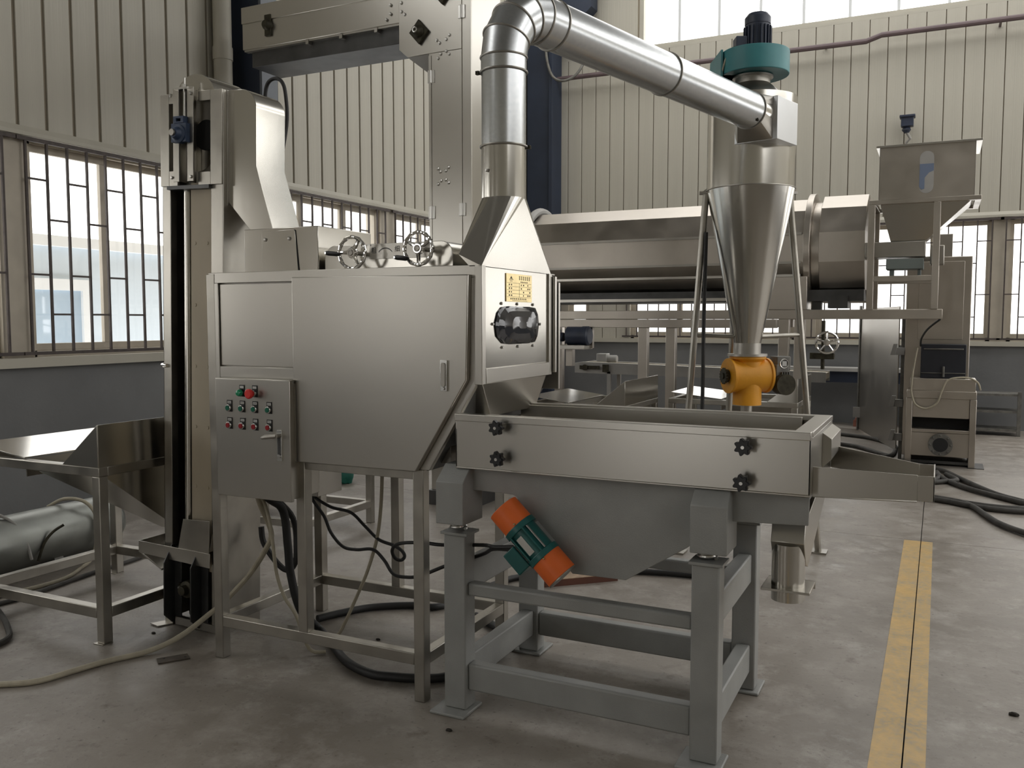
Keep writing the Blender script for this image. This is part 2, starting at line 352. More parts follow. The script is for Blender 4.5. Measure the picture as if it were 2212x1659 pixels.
# clerestory glazing of the back wall
cw = tag(thing('window_20', 'tall clerestory glazing high in the back wall', None, (-4.43, YB, ZK)), kind='structure')
cf = MB().box(-4.43, -4.36, YB + 0.03, YB + 0.13, ZK + 0.02, ZC).box(-4.36, XR, YB + 0.03, YB + 0.13, ZC - 0.05, ZC).box(-4.36, XR, YB + 0.03, YB + 0.13, ZK + 0.02, ZK + 0.07)
part(cf, 'frame', 'trim_cream', cw)
mu = part(MB().box(-3.805, -3.765, YB + 0.04, YB + 0.12, ZK + 0.07, ZC - 0.05), 'mullion', 'white_pvc', cw)
for i in range(1, 20): shift(mu, (0.618 * i if i < 4 else 0.64 * i - 0.07, 0, 0))
part(MB().box(-4.36, XR, YB + 0.075, YB + 0.081, ZK + 0.07, ZC - 0.05), 'pane', 'glass', cw)

# right and rear walls, ceiling (out of the picture, they shape the light)
def plain_wall(name, ax, at, out, a0, a1, opens, cler):
    b = MB()
    def bx(u0, u1, z0, z1, k):
        b.mat(k)
        lo, hi = (at, at + out) if out > 0 else (at + out, at)
        b.box(lo, hi, u0, u1, z0, z1) if ax == 'x' else b.box(u0, u1, lo, hi, z0, z1)
    bx(a0, a1, 0, Z0, 0); bx(a0, a1, Z1, ZK, 1)
    e = [a0] + [q for u in opens for q in u] + [a1]
    for k in range(0, len(e), 2): bx(e[k], e[k + 1], Z0, Z1, 1)
    if not cler: bx(a0, a1, ZK, ZC, 1)
    return struct(b, name, ['masonry', 'cream'], 'plain hall wall with window openings')
plain_wall('wall_right', 'x', XR, 0.25, YR - 0.25, YB + 0.25, [(2.5 + 2.5 * k, 4.7 + 2.5 * k) for k in range(4)], True)
struct(MB().box(XL - .25, -4.6, YR - .25, YR, 0, ZC).box(-3.1, XR + .25, YR - .25, YR, 0, ZC).box(-4.6, -3.1, YR - .25, YR, 2.6, ZC), 'wall_rear', 'cream', 'unseen rear hall wall with an open doorway')  # doorway behind the camera put in and sized for its light
SKY = [(-6.0, 10.5, 10.3, 12.9), (0.5, 10.5, 4.0, 6.6)]  # second, nearer strip added to raise the ambient light
ce = MB(); ys = sorted({YR - 0.3, YB + 0.3} | {q for k in SKY for q in k[2:]})
for a, b_ in zip(ys[:-1], ys[1:]):
    k = [q for q in SKY if q[2] == a]
    if k: ce.box(XL - 0.3, k[0][0], a, b_, ZC, ZC + 0.15).box(k[0][1], XR + 0.3, a, b_, ZC, ZC + 0.15)
    else: ce.box(XL - 0.3, XR + 0.3, a, b_, ZC, ZC + 0.15)
struct(ce, 'ceiling', 'roof', 'grey sheet roof of the hall')
for n_, k in enumerate(SKY):
    sky = tag(thing('window_%d' % (21 + n_), 'long roof skylight of the hall, out of view', None, ((k[0] + k[1]) / 2, (k[2] + k[3]) / 2, ZC)), kind='structure')
    part(MB().box(k[0], k[1], k[2], k[3], ZC + .07, ZC + .076), 'pane', 'glass', sky)
    g0 = part(MB().box(k[0], k[0] + .06, k[2], k[3], ZC + .02, ZC + .07), 'glazing_bar', 'trim_cream', sky)
    for i in range(1, int((k[1] - k[0]) / 1.02)): shift(g0, (i * 1.02, 0, 0))

# windows with sashes and iron grilles
WN = [0]
def window(ax, a0, a1, sashes, grille=True, bars_full=True):
    WN[0] += 1
    def Bx(b, u0, u1, d0, d1, z0, z1):      # d = depth outwards from the inner wall face
        if ax == 'x': b.box(XL - d1, XL - d0, u0, u1, z0, z1)
        else: b.box(u0, u1, YB + d0, YB + d1, z0, z1)
    at = (XL, (a0 + a1) / 2, Z0) if ax == 'x' else ((a0 + a1) / 2, YB, Z0)
    side = 'left' if ax == 'x' else 'back'
    w = tag(thing('window_%d' % WN[0], 'cream framed sliding window in the %s wall' % side, None, at), kind='structure')
    f = MB(); zt, zb = Z1 - 0.02, Z0 + 0.045
    Bx(f, a0, a1, 0.06, 0.16, zt - 0.05, zt); Bx(f, a0, a1, 0.06, 0.16, zb, zb + 0.05)
    Bx(f, a0, a0 + 0.05, 0.06, 0.16, zb, zt); Bx(f, a1 - 0.05, a1, 0.06, 0.16, zb, zt)
    part(f, 'frame', 'frame_pvc', w)
    for i, (s0, s1) in enumerate(sashes):
        g = MB(); d = 0.075 if i % 2 == 0 else 0.11; t = 0.055
        Bx(g, s0, s1, d, d + 0.035, zt - 0.05 - t, zt - 0.05); Bx(g, s0, s1, d, d + 0.035, zb + 0.05, zb + 0.05 + t)
        Bx(g, s0, s0 + t, d, d + 0.035, zb + 0.05 + t, zt - 0.05 - t); Bx(g, s1 - t, s1, d, d + 0.035, zb + 0.05 + t, zt - 0.05 - t)
        so = part(g, 'sash', 'frame_pvc', w, 0.003)
        g = MB(); Bx(g, s0 + t, s1 - t, d + 0.015, d + 0.02, zb + 0.05 + t, zt - 0.05 - t); part(g, 'pane', 'glass', so)
    if not grille: return
    n = int((a1 - a0) / 0.178)
    lab = {('x', 1): 'brown iron window grille at the left edge, beside the feed table', ('x', 2): 'brown iron window grille left of the tall belt elevator', ('x', 3): 'brown iron window grille behind the handwheels, left unit', ('x', 4): 'brown iron window grille beside the elevator tower'}.get((ax, WN[0]), {5: 'brown iron window grille on the back wall behind the cyclone', 6: 'brown iron window grille on the back wall behind the steel hopper posts', 7: 'brown iron window grille on the back wall at the right edge'}.get(WN[0]))
    gr = thing('window_grille', lab, 'window grille', at, 'iron grilles over the windows')
    r = 0.0085; dz = -0.03
    b = MB(); Bx(b, a0 - 0.12, a1 + 0.12, dz - 0.012, dz + 0.012, 2.862, 2.892); part(b, 'top_rail', 'iron', gr)
    b = MB(); Bx(b, a0 - 0.12, a1 + 0.12, dz - 0.012, dz + 0.012, 1.235, 1.26); part(b, 'bottom_rail', 'iron', gr)
    v0 = a0 - 0.05
    b = MB(); Bx(b, v0 - r, v0 + r, dz - r, dz + r, 1.25, 2.87); vb = part(b, 'bar', 'iron', gr)
    b = MB(); Bx(b, v0 + r, v0 + 0.178 - r, dz - r, dz + r, 2.575, 2.59); hb = part(b, 'cross_bar', 'iron', gr)
    step = lambda k: (0, 0.178 * k, 0) if ax == 'x' else (0.178 * k, 0, 0)
    nb = n + 1
    for k in range(1, nb + 1): shift(vb, step(k))
    for k in range(nb):
        zs = (2.582, 1.855) if k % 2 == 0 else (2.282, 1.548)
        for j, z in enumerate(zs):
            if k == 0 and j == 0: continue
            d = step(k); shift(hb, (d[0], d[1], z - 2.582))
window('x', 2.01, 4.26, [(2.05, 2.8), (2.78, 3.5), (3.48, 4.22)])
window('x', 4.51, 6.75, [(4.505, 5.255), (5.225, 6.0), (5.98, 6.70)])
window('x', 7.01, 9.25, [(7.05, 7.8), (7.62, 8.58), (8.545, 9.24)])
window('x', 9.55, 11.75, [(9.50, 10.3), (10.25, 11.0), (10.98, 11.7)])
window('y', -4.53, -1.95, [(-4.5, -3.72), (-3.75, -2.85), (-2.9, -1.98)])
window('y', -1.66, 0.62, [(-1.63, -0.85), (-0.9, -0.1), (-0.13, 0.60)])
window('y', 0.82, 3.1, [(0.80, 1.55), (1.5, 2.3), (2.28, 3.06)])
window('y', -5.62, -5.25, [(-5.6, -5.27)], False)
for u in [(-5.49, -3.24), (-0.49, 1.76)]:
    window('x', u[0], u[1], [(u[0] + .04, (u[0] + u[1]) / 2), ((u[0] + u[1]) / 2 - .03, u[1] - .04)], False)

# neighbouring building seen through the left windows
nb = thing('neighbour_building', 'pale blue-grey building outside the left windows', 'building', (-9.2, 7.0, 0))
part(MB().box(-9.5, -9.2, 1.0, 15.5, -0.2, 2.35), 'wall', 'outer_wall', nb)
part(MB().box(-9.55, -9.1, 0.9, 15.6, 2.35, 2.47), 'eaves', 'white_pvc', nb)
for y in (6.25, 9.4):
    q = part(MB().rframe('x', -9.2, -9.14, (y, y + 1.05, 0.55, 1.98), (y + .13, y + .92, .68, 1.85)), 'window', 'white_pvc', nb)
    part(MB().box(-9.2, -9.18, y + .13, y + .92, .68, 1.85), 'pane', 'blue_glass', q)

# steel columns, downpipe, wall pipe, wall lamp
c = thing('steel_column', 'navy blue steel column against the left wall', 'column', (-6.1, 6.77, 0), 'navy steel columns of the hall')
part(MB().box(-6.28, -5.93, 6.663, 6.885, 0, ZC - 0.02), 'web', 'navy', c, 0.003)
part(MB().box(-5.93, -5.9, 6.665, 6.89, 0, ZC - 0.02), 'flange', 'navy_lit', c, 0.003)
c = thing('steel_column', 'navy blue steel column in the far corner behind the duct', 'column', (-5.95, 13.45, 0), 'navy steel columns of the hall')
part(MB().box(-6.2, -5.80, 13.32, 13.66, 0, ZC - 0.02), 'web', 'navy', c, 0.003)
part(MB().box(-5.80, -5.74, 13.28, 13.68, 0, ZC - 0.02), 'flange', 'navy', c, 0.003)
part(MB().prism([(-5.74, 5.9), (-5.1, 6.45), (-5.1, 7.3), (-5.74, 7.3)], 'y', 13.35, 13.62), 'haunch', 'navy', c)
d = MB().cyl((-6.17, 6.44, 0.02), (-6.17, 6.44, ZC - 0.05), 0.085, n=20).cyl((-6.17, 6.44, 3.95), (-6.17, 6.44, 4.07), 0.092, n=20)
solo(d, 'downpipe', 'trim_cream', 'cream plastic downpipe beside the navy column', 'pipe')
p = MB().tube([(-5.9, YB - 0.2, 5.43), (-1.05, YB - 0.2, 5.40), (-0.85, YB - 0.2, 5.46), (XR, YB - 0.2, 5.43)], 0.038, 10)
for x in (-4.2, -1.6, 0.6): p.box(x - .015, x + .015, YB - .2, YB, 5.42, 5.44)
solo(p, 'wall_pipe', 'pipe_brown', 'long mauve-brown pipe running along the back wall under the clerestory', 'pipe')
solo(MB().tube(smoothpts([(-5.86, 13.26, 6.0), (-5.80, 13.24, 5.62), (-5.68, 13.22, 5.38), (-5.5, 13.24, 5.32), (-5.32, 13.3, 5.42), (-5.2, 13.4, 5.7), (-5.15, 13.5, 6.1)]), .022, 8), 'hanging_cable', 'gear_grey', 'grey cable sagging in an arc beside the far corner column', 'cable')
l = thing('wall_lamp', 'small dark wall lamp on a bent bracket above the steel hopper', 'lamp', (-0.49, YB, 3.98))
part(MB().box(-0.57, -0.41, YB - 0.22, YB - 0.10, 4.18, 4.33).box(-.59, -.39, YB - .24, YB - .08, 4.30, 4.335), 'lamp_head', 'navy_motor', l, 0.008)
part(MB().lathe([(0.03, 0), (0.06, .5), (.045, 1)], (-0.5, YB - .14, 4.1), (-0.5, YB - .14, 4.18)), 'neck', 'navy_motor', l)
part(MB().tube([(-0.5, YB - .14, 4.12), (-0.45, YB - .1, 4.03), (-0.5, YB - .06, 3.98), (-0.5, YB, 3.97)], 0.02, 8), 'bracket', 'dust_white', l)

# ================================================================== MAIN MACHINE (stainless cabinet with control box and air hood)
mc = thing('milling_machine', 'large brushed stainless steel cabinet machine with buttons, handwheels and air hood', 'machine', (-2.2, 3.2, 0))
T = 0.047
for x in (-2.865, -2.393, -1.82):
    for y in (2.86, 3.56):
        top = 1.70 if (x < -2.8 and y < 3) else 0.925
        bot = 0.19 if (x == -2.393) else 0.0
        part(MB().box(x, x + T, y, y + T, bot, top), 'leg', 'steel_tube', mc, 0.003)
for y in (2.861, 3.561): part(MB().box(-2.818, -1.82, y, y + T - .002, 0.145, 0.192), 'rail', 'steel_tube', mc, 0.003)
for x in (-2.864, -1.819): part(MB().box(x, x + T - .002, 2.907, 3.56, 0.145, 0.192), 'rail', 'steel_tube', mc, 0.003)
part(MB().box(-2.345, -1.82, 2.862, 2.90, 0.885, 0.925), 'rail', 'steel_tube', mc, 0.002)
part(MB().box(-2.86, -1.77, 3.562, 3.60, 0.885, 0.925), 'rail', 'steel_tube', mc, 0.002)
part(MB().prism([(-2.84, .925), (-1.768, .925), (-1.552, 1.268), (-1.552, 1.698), (-2.84, 1.698)], 'y', 2.88, 3.60), 'cabinet_body', 'steel_dull', mc)
fr = MB()
fr.box(-2.853, -1.54, 2.862, 2.885, 1.66, 1.705).box(-2.853, -2.80, 2.8605, 2.885, .75, 1.66).box(-2.80, -2.39, 2.862, 2.885, 1.255, 1.303)
fr.box(-2.853, -1.54, 2.885, 3.60, 1.698, 1.705)
part(fr, 'front_frame', 'steel', mc, 0.002)
part(MB().prism([(-1.585, 1.66), (-1.54, 1.66), (-1.54, 1.262), (-1.745, .925), (-1.798, .925), (-1.585, 1.275)], 'y', 2.862, 2.886), 'frame_edge', 'steel', mc, 0.002)
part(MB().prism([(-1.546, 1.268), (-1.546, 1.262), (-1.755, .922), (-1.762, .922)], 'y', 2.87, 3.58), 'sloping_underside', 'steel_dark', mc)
part(MB().box(-2.797, -2.37, 2.868, 2.88, 1.307, 1.656), 'inset_panel', 'steel', mc, 0.002)
dr = part(MB().prism([(-2.375, .918), (-1.790, .921), (-1.566, 1.279), (-1.556, 1.669), (-2.375, 1.676)], 'y', 2.832, 2.860), 'door', 'steel', mc, 0.004)
h = MB().box(-1.671, -1.643, 2.822, 2.832, 1.237, 1.353)
part(h, 'handle_plate', 'alu', dr, 0.001)
part(MB().prism([(-1.666 + .009 * (1 - math.cos(a)), 1.263 + .009 * math.sin(-a) if False else 1.262 - .009 * math.sin(a)) for a in [i * math.pi / 8 for i in range(9)]] +
     [(-1.648 - .009 * (1 - math.cos(a)), 1.335 + .009 * math.sin(a)) for a in [i * math.pi / 8 for i in range(9)]], 'y', 2.817, 2.823), 'handle_grip', 'steel_dull', dr, 0.001)
part(MB().cyl((-1.657, 2.821, 1.247), (-1.657, 2.816, 1.247), .006, n=12), 'latch_button', 'alu', dr)
# control box
cb = part(MB().box(-2.752, -2.372, 2.818, 2.99, .765, 1.245), 'control_box', 'steel', mc, 0.003)
part(MB().box(-2.764, -2.364, 2.796, 2.815, .756, 1.256).box(-2.764, -2.364, 2.796, 2.835, 1.253, 1.258), 'control_box_door', 'steel', cb, 0.004)
def lamp_button(x, z, cap, proud=0.012, r=0.0105, lens=None):
    b = MB(); y = 2.796
    b.mat(0).box(x - .010, x + .016, y - .003, y, z - .016, z + .033)                # black legend holder
    b.mat(1).box(x - .006, x + .0135, y - .0042, y - .003, z + .019, z + .029)       # white legend
    b.mat(2).lathe([(.0145, 0), (.0145, .8), (.0125, 1)], (x, y, z), (x, y - proud, z), 24)
    b.mat(3).lathe([(r, 0), (r, .6), (r * .85, 1)], (x, y - proud, z), (x, y - proud - .003, z), 24)
    b.mat(0)
    for k in range(4): b.box(x - .0045 + k * .0042, x - .0025 + k * .0042, y - .0045, y - .0042, z + .022, z + .026)
    return part(b, 'push_button', ['black_plastic', 'label_white', 'alu', cap], cb)
bx_ = [-2.688, -2.617, -2.548, -2.473]
for x in bx_: lamp_button(x, 1.133, 'btn_green')
for x in bx_: lamp_button(x, 1.060, 'btn_red')
b = MB(); y = 2.796; x, z = -2.617, 1.199
b.mat(0).box(x - .010, x + .016, y - .003, y, z - .016, z + .033).lathe([(.0155, 0), (.0155, 1)], (x, y, z), (x, y - .010, z), 24)
b.mat(1).box(x - .006, x + .0135, y - .0042, y - .003, z + .019, z + .029)
b.mat(2).lathe([(.0145, 0), (.0145, .5), (.011, .85), (.004, 1)], (x, y - .010, z), (x, y - .028, z), 24)
part(b, 'indicator_lamp', ['black_plastic', 'label_white', 'btn_green_lamp'], cb, label='green indicator lamp')
b = MB(); x = -2.548
b.mat(0).box(x - .010, x + .016, y - .003, y, z - .016, z + .033); b.mat(1).box(x - .006, x + .0135, y - .0042, y - .003, z + .019, z + .029)
b.mat(2).lathe([(.014, 0), (.014, 1)], (x, y, z), (x, y - .016, z), 24)
b.mat(3).lathe([(.010, 0), (.012, .35), (.020, .45), (.021, .8), (.016, 1)], (x, y - .016, z), (x, y - .042, z), 28)
part(b, 'emergency_stop', ['black_plastic', 'label_white', 'alu', 'btn_estop'], cb, label='red mushroom emergency stop button')
b = MB(); b.mat(0).box(-2.430, -2.404, 2.790, 2.797, .925, 1.052)
b.mat(1).box(-2.426, -2.410, 2.789, 2.7905, .945, 1.035); b.mat(0).cyl((-2.417, 2.790, .945), (-2.417, 2.785, .945), .008, n=14)
for zz in (.985, 1.005): b.mat(1).cyl((-2.416, 2.79, zz), (-2.416, 2.788, zz), .003, n=10)
part(b, 'lock_plate', ['alu', 'steel_dark'], cb, 0.0006)
hd = []
for x, dz in ((-2.413, .011), (-2.44, .0105), (-2.47, .0095), (-2.495, .008)): hd.append((x, dz))
part(MB().tube([(-2.416, 2.772, 1.030), (-2.442, 2.768, 1.028), (-2.472, 2.768, 1.024), (-2.492, 2.771, 1.019)], [.008, .0095, .0095, .006], 10).cyl((-2.416, 2.79, 1.03), (-2.416, 2.768, 1.03), .009, n=14), 'lever_handle', 'steel_dull', cb)
part(MB().box(-2.70, -2.55, 3.20, 3.38, .69, .92), 'junction_box', 'steel_dull', mc, 0.002)
# feed box on top
fb = part(MB().box(-2.728, -2.33, 2.95, 3.33, 1.705, 1.893), 'feed_box', 'steel_polished', mc, 0.003)
part(MB().prism([(-2.625, 1.71), (-2.432, 1.71), (-2.446, 1.876), (-2.452, 1.882), (-2.615, 1.880), (-2.625, 1.872)], 'y', 2.945, 2.95), 'access_plate', 'steel_polished', fb, 0.001)
part(MB().prism([(-2.436, 1.71), (-2.429, 1.71), (-2.446, 1.88), (-2.452, 1.88)], 'y', 2.946, 2.9505), 'seam', 'dark_gap', fb)
for x in (-2.605, -2.475): part(bolt_mb((x, 2.945, 1.845), (0, -1, 0), .008, .008), 'bolt', 'bolt', fb)
# roller housing, scale plate, handwheels
def rr_poly(x0, x1, z0, z1, r, n=6):
    return [(x0, z0), (x1, z0)] + [(x1 - r + r * math.cos(a), z1 - r + r * math.sin(a)) for a in [i * math.pi / 2 / n for i in range(n + 1)]] + [(x0 + r + r * math.cos(a), z1 - r + r * math.sin(a)) for a in [math.pi / 2 + i * math.pi / 2 / n for i in range(n + 1)]]
hs = part(MB().prism(rr_poly(-2.315, -1.70, 1.7055, 1.81, .055), 'y', 2.975, 3.45), 'roller_housing', 'steel_polished', mc, 0.002)
sp = part(MB().box(-2.085, -1.80, 2.9695, 2.9745, 1.748, 1.808), 'scale_plate', 'steel', hs, 0.0005)
def text_mesh(body, size, name, loc, rot, matl, parent):
    cu = bpy.data.curves.new(name, 'FONT'); cu.body = body; cu.size = size; cu.extrude = 0.0004; cu.align_x = 'CENTER'; cu.align_y = 'CENTER'
    t = bpy.data.objects.new(name, cu); COL.objects.link(t); bpy.context.view_layer.update()
    me = bpy.data.meshes.new_from_object(t.evaluated_get(bpy.context.evaluated_depsgraph_get())); bpy.data.objects.remove(t); bpy.data.curves.remove(cu)
    me.materials.clear(); me.materials.append(M[matl])
    o = bpy.data.objects.new(name, me); COL.objects.link(o); o.parent = parent; o.location = Vector(loc) - ORG[parent.name]; o.rotation_euler = rot
    ORG[o.name] = Vector(loc); return o
text_mesh('粗', 0.026, 'lettering', (-2.065, 2.969, 1.781), (R(90), 0, 0), 'ink_grey', sp)
text_mesh('细', 0.026, 'lettering', (-1.952, 2.969, 1.784), (R(90), 0, 0), 'ink_grey', sp)
arc = []
for i in range(17):
    a = math.pi * (0.22 + 0.56 * i / 16); arc.append((-2.009 + .042 * math.cos(a), 1.748 + .042 * math.sin(a)))
b = MB()
for i in range(16):
    (xa, za), (xb, zb) = arc[i], arc[i + 1]; w = .0022
    b.add([(xa, 2.969, za - w), (xb, 2.969, zb - w), (xb, 2.969, zb + w), (xa, 2.969, za + w)], [(0, 1, 2, 3)])
part(b, 'arrow_mark', 'steel_dark', sp)
for x, z in ((-2.082, 1.804), (-2.082, 1.752)): part(bolt_mb((x, 2.9695, z), (0, -1, 0), .0035, .003), 'bolt', 'bolt', sp)
def handwheel(cx, cz, spin, hx, hz):
    y = 2.895
    c = Vector((cx, y, cz)); ax = Vector((0, 1, 0))
    w = MB(); n = 48; pts = []; rad = []
    for i in range(n):
        a = 2 * math.pi * i / n; pts.append(c + Vector((math.cos(a) * .062, 0, math.sin(a) * .062))); rad.append(.0075 + .0012 * math.cos(12 * a))
    w.tube(pts, rad, 10, True)
    w.lathe([(.022, 0), (.024, .4), (.018, 1)], c + Vector((0, .012, 0)), c + Vector((0, -.010, 0)), 24)
    wh = part(w, 'handwheel', 'chrome', mc)
    for k in range(3):
        a = spin + k * 2 * math.pi / 3; dv = Vector((math.cos(a), 0, math.sin(a)))
        part(MB().tube([c + dv * .018, c + dv * .04 + Vector((0, .003, 0)), c + dv * .060], [.009, .0075, .0065], 8), 'spoke', 'chrome', wh)
    part(MB().cyl(c + Vector((0, .09, 0)), c + Vector((0, -.012, 0)), .009, n=14).ring(c + Vector((0, -.011, 0)), ax, .010, .003, 20, 6), 'shaft', 'steel_dull', wh)
    h0 = Vector((hx, y - .006, hz)); part(MB().lathe([(.006, 0), (.0095, .2), (.0095, .8), (.007, 1)], h0, h0 + Vector((-.022, -.062, .002)), 14), 'crank_handle', 'black_plastic', wh)
    part(MB().cyl(h0 + Vector((-.022, -.0622, .002)), h0 + Vector((-.0223, -.0635, .002)), .0045, n=12), 'handle_screw', 'alu', wh)
handwheel(-2.118, 1.770, R(178), -2.175, 1.765)
handwheel(-1.808, 1.776, R(150), -1.850, 1.738)
# hood along the right side
hood = part(MB().box(-1.62, -1.520, 2.872, 3.50, 1.268, 1.70), 'hood_body', 'steel_polished', mc, 0.002)
part(MB().box(-1.545, -1.513, 2.8595, 2.890, 1.262, 1.702), 'hood_stile', 'steel', hood, 0.002)
part(MB().box(-1.545, -1.511, 2.8905, 3.474, 1.266, 1.322), 'hood_channel', 'steel', hood, 0.002)
part(MB().box(-1.545, -1.512, 3.475, 3.503, 1.266, 1.70), 'hood_stile', 'steel', hood, 0.002)
part(MB().box(-1.60, -1.500, 3.512, 3.532, 1.275, 1.69).box(-1.60, -1.497, 3.545, 3.562, 1.20, 1.665), 'rear_door_edge', 'steel', mc, 0.002)
cc = Vector((-1.583, 3.18, 1.985)); cr = .0895; NS = 8
corners = [Vector((-1.516, 2.862, 1.70)), Vector((-1.516, 3.50, 1.70)), Vector((-1.625, 3.50, 1.745)), Vector((-1.612, 2.862, 1.745))]
angs = [(-90, 0), (0, 90), (90, 180), (180, 270)]
vs = [tuple(k) for k in corners]; fs = []
circ = []
for (a0, a1) in angs:
    for i in range(NS):
        a = R(a0 + (a1 - a0) * i / NS); circ.append(len(vs)); vs.append((cc.x + cr * math.cos(a), cc.y + cr * math.sin(a), cc.z))
for k in range(4):
    for i in range(NS): fs.append((k, circ[(k * NS + i) % (4 * NS)], circ[(k * NS + i + 1) % (4 * NS)]))
    fs.append((k, circ[((k + 1) * NS) % (4 * NS)], (k + 1) % 4))
fx = len(vs); vs.append((-1.566, 2.862, 1.70)); fs.append((0, fx, 3))
part(MB().add(vs, fs), 'hood_transition', 'steel_polished', mc, angle=4)
part(MB().cyl((-1.583, 3.18, 1.98), (-1.583, 3.18, 2.19), .0895, n=48, caps=False), 'hood_collar', 'steel_polished', mc)
part(bolt_mb((-1.61, 3.094, 2.087), (-.3, -1, 0), .007, .012), 'bolt', 'bolt', mc)
# nameplate (etched brass) and viewing window
npz = part(MB().box(-1.520, -1.5165, 3.068, 3.305, 1.574, 1.684), 'nameplate', 'brass', hood, 0.0005)
b = MB()
for z in (1.648, 1.634, 1.620, 1.606, 1.593): b.box(-1.5166, -1.5162, 3.074, 3.298, z - .0006, z + .0006)
b.box(-1.5166, -1.5162, 3.185, 3.187, 1.593, 1.648)
rnd = random.Random(3)
for k in range(6):
    y0 = 3.182 + k * .0185
    for j in range(4): b.box(-1.5166, -1.5162, y0, y0 + .012, 1.662 + j * .0042, 1.664 + j * .0042)
    b.box(-1.5166, -1.5162, y0 + .005, y0 + .007, 1.661, 1.677)
for k in range(5): b.box(-1.5166, -1.5162, 3.198 + k * .014, 3.206 + k * .014, 1.651, 1.656)
b.prism([(3.100, 1.664), (3.112, 1.675), (3.124, 1.664)], 'x', -1.5166, -1.5162).box(-1.5166, -1.5162, 3.094, 3.130, 1.660, 1.6625).box(-1.5166, -1.5162, 3.098, 3.122, 1.654, 1.656)
for z in (1.641, 1.627, 1.613, 1.5995):
    for y in (3.09, 3.11, 3.20, 3.22, 3.262, 3.28):
        if rnd.random() < .8: b.box(-1.5166, -1.5162, y, y + .007 + .004 * rnd.random(), z - .003, z + .003)
for y in [3.105 + .017 * k for k in range(9)]: b.box(-1.5166, -1.5162, y, y + .009, 1.583, 1.589)
b.box(-1.5166, -1.5162, 3.12, 3.26, 1.578, 1.5795)
part(b, 'etching', 'ink', npz)
poly = []
for (y, z) in [(3.035, 1.412), (3.10, 1.407), (3.27, 1.407), (3.335, 1.412), (3.36, 1.435), (3.376, 1.482), (3.365, 1.525), (3.338, 1.552), (3.28, 1.556), (3.08, 1.556), (3.03, 1.552), (2.995, 1.53), (2.972, 1.487), (2.985, 1.44)]: poly.append((y, z))
dome = MB(); yc, zc = 3.18, 1.482; rings = []
for sc_, xo in ((1.0, -1.521), (1.0, -1.515), (.93, -1.510), (.75, -1.503), (.45, -1.4985), (.18, -1.497)):
    rings.append([(xo, yc + (y - yc) * sc_, zc + (z - zc) * sc_) for y, z in poly])
for q in range(len(rings) - 1): dome.loft(rings[q], rings[q + 1], False)
dome.add(rings[-1], [list(range(len(poly)))]).add(rings[0], [list(range(len(poly)))])
part(dome, 'viewing_window', 'acrylic', hood, angle=60)
for (y, z) in [(3.03, 1.566), (3.17, 1.566), (3.32, 1.566), (2.955, 1.487), (3.392, 1.485), (3.035, 1.397), (3.175, 1.397), (3.32, 1.397)]:
    part(bolt_mb((-1.520, y, z), (1, 0, 0), .006, .007), 'bolt', 'bolt', hood)
# lower outlet chute
part(MB().loft([(-1.70, 2.868, 1.266), (-1.517, 2.868, 1.266), (-1.517, 3.455, 1.266), (-1.70, 3.455, 1.266)], [(-1.67, 3.02, 1.128), (-1.56, 3.02, 1.128), (-1.56, 3.44, 1.128), (-1.67, 3.44, 1.128)]), 'outlet_chute', 'steel', mc, 0.002)
part(MB().box(-1.76, -1.70, 2.95, 3.56, .94, 1.10), 'side_cover', 'steel_dull', mc, 0.002)
for y, z in ((3.02, 1.06), (3.12, 1.06), (3.02, .97), (3.12, 1.0)): part(bolt_mb((-1.70, y, z), (1, 0, 0), .007, .008), 'bolt', 'bolt', mc)

# ================================================================== AIR DUCT (hood to cyclone)
ux, uy = .272, .962
ax0 = Vector((-1.583, 3.18, 0)); zp = 2.735; Rb = .20; U = Vector((ux, uy, 0))
du = thing('air_duct', 'galvanised spiral-seamed air duct rising from the hood and running to the cyclone', 'duct', (-1.583, 3.18, 2.19))
part(MB().cyl((-1.583, 3.18, 2.19), (-1.583, 3.18, 2.478), .0885, n=48, caps=False), 'straight_duct', 'galv', du)
part(MB().cyl((-1.583, 3.18, 2.478), (-1.583, 3.18, zp - Rb), .0905, n=48, caps=False), 'straight_duct', 'galv', du)
def clamp(c, ax, r, bolt=None):
    o = part(MB().ring(c, ax, r, .0042, 48, 8), 'clamp_ring', 'steel_dull', du)
    if bolt is not None: part(MB().cyl(Vector(c) + Vector(bolt) * (r), Vector(c) + Vector(bolt) * (r + .02), .007, n=8).box(*[q for k in range(3) for q in ((Vector(c) + Vector(bolt) * (r + .012))[k] - .007, (Vector(c) + Vector(bolt) * (r + .012))[k] + .007)]), 'clamp_bolt', 'grease_dark', o)
clamp((-1.583, 3.18, 2.188), (0, 0, 1), .093, (.86, .4, 0))
clamp((-1.583, 3.18, 2.478), (0, 0, 1), .093, (-.9, -.4, 0))
ctr = ax0 + Vector((0, 0, zp - Rb)) + U * Rb
def on(a): return ctr - U * Rb * math.cos(a) + Vector((0, 0, Rb * math.sin(a)))
NG = 4
for k in range(NG):
    a0, a1 = math.pi / 2 * k / NG, math.pi / 2 * (k + 1) / NG; r0, r1 = .091 + .008 * k / NG, .091 + .008 * (k + 1) / NG
    def ringv(a, r):
        rad = on(a) - ctr; radn = rad.normalized(); side = Vector((-uy, ux, 0))
        return [on(a) + (radn * math.cos(t) + side * math.sin(t)) * r for t in [2 * math.pi * i / 48 for i in range(48)]]
    part(MB().loft(ringv(a0, r0), ringv(a1, r1), False), 'elbow_segment', 'galv', du)
    tn = (U * math.sin(a0) + Vector((0, 0, math.cos(a0))))
    clamp(on(a0), tn, r0 + .001)
def along(t): return ax0 + U * t + Vector((0, 0, zp - .02 * max(0, t - Rb)))
clamp(along(Rb), U, .1); clamp(along(Rb + .10), U, .101)
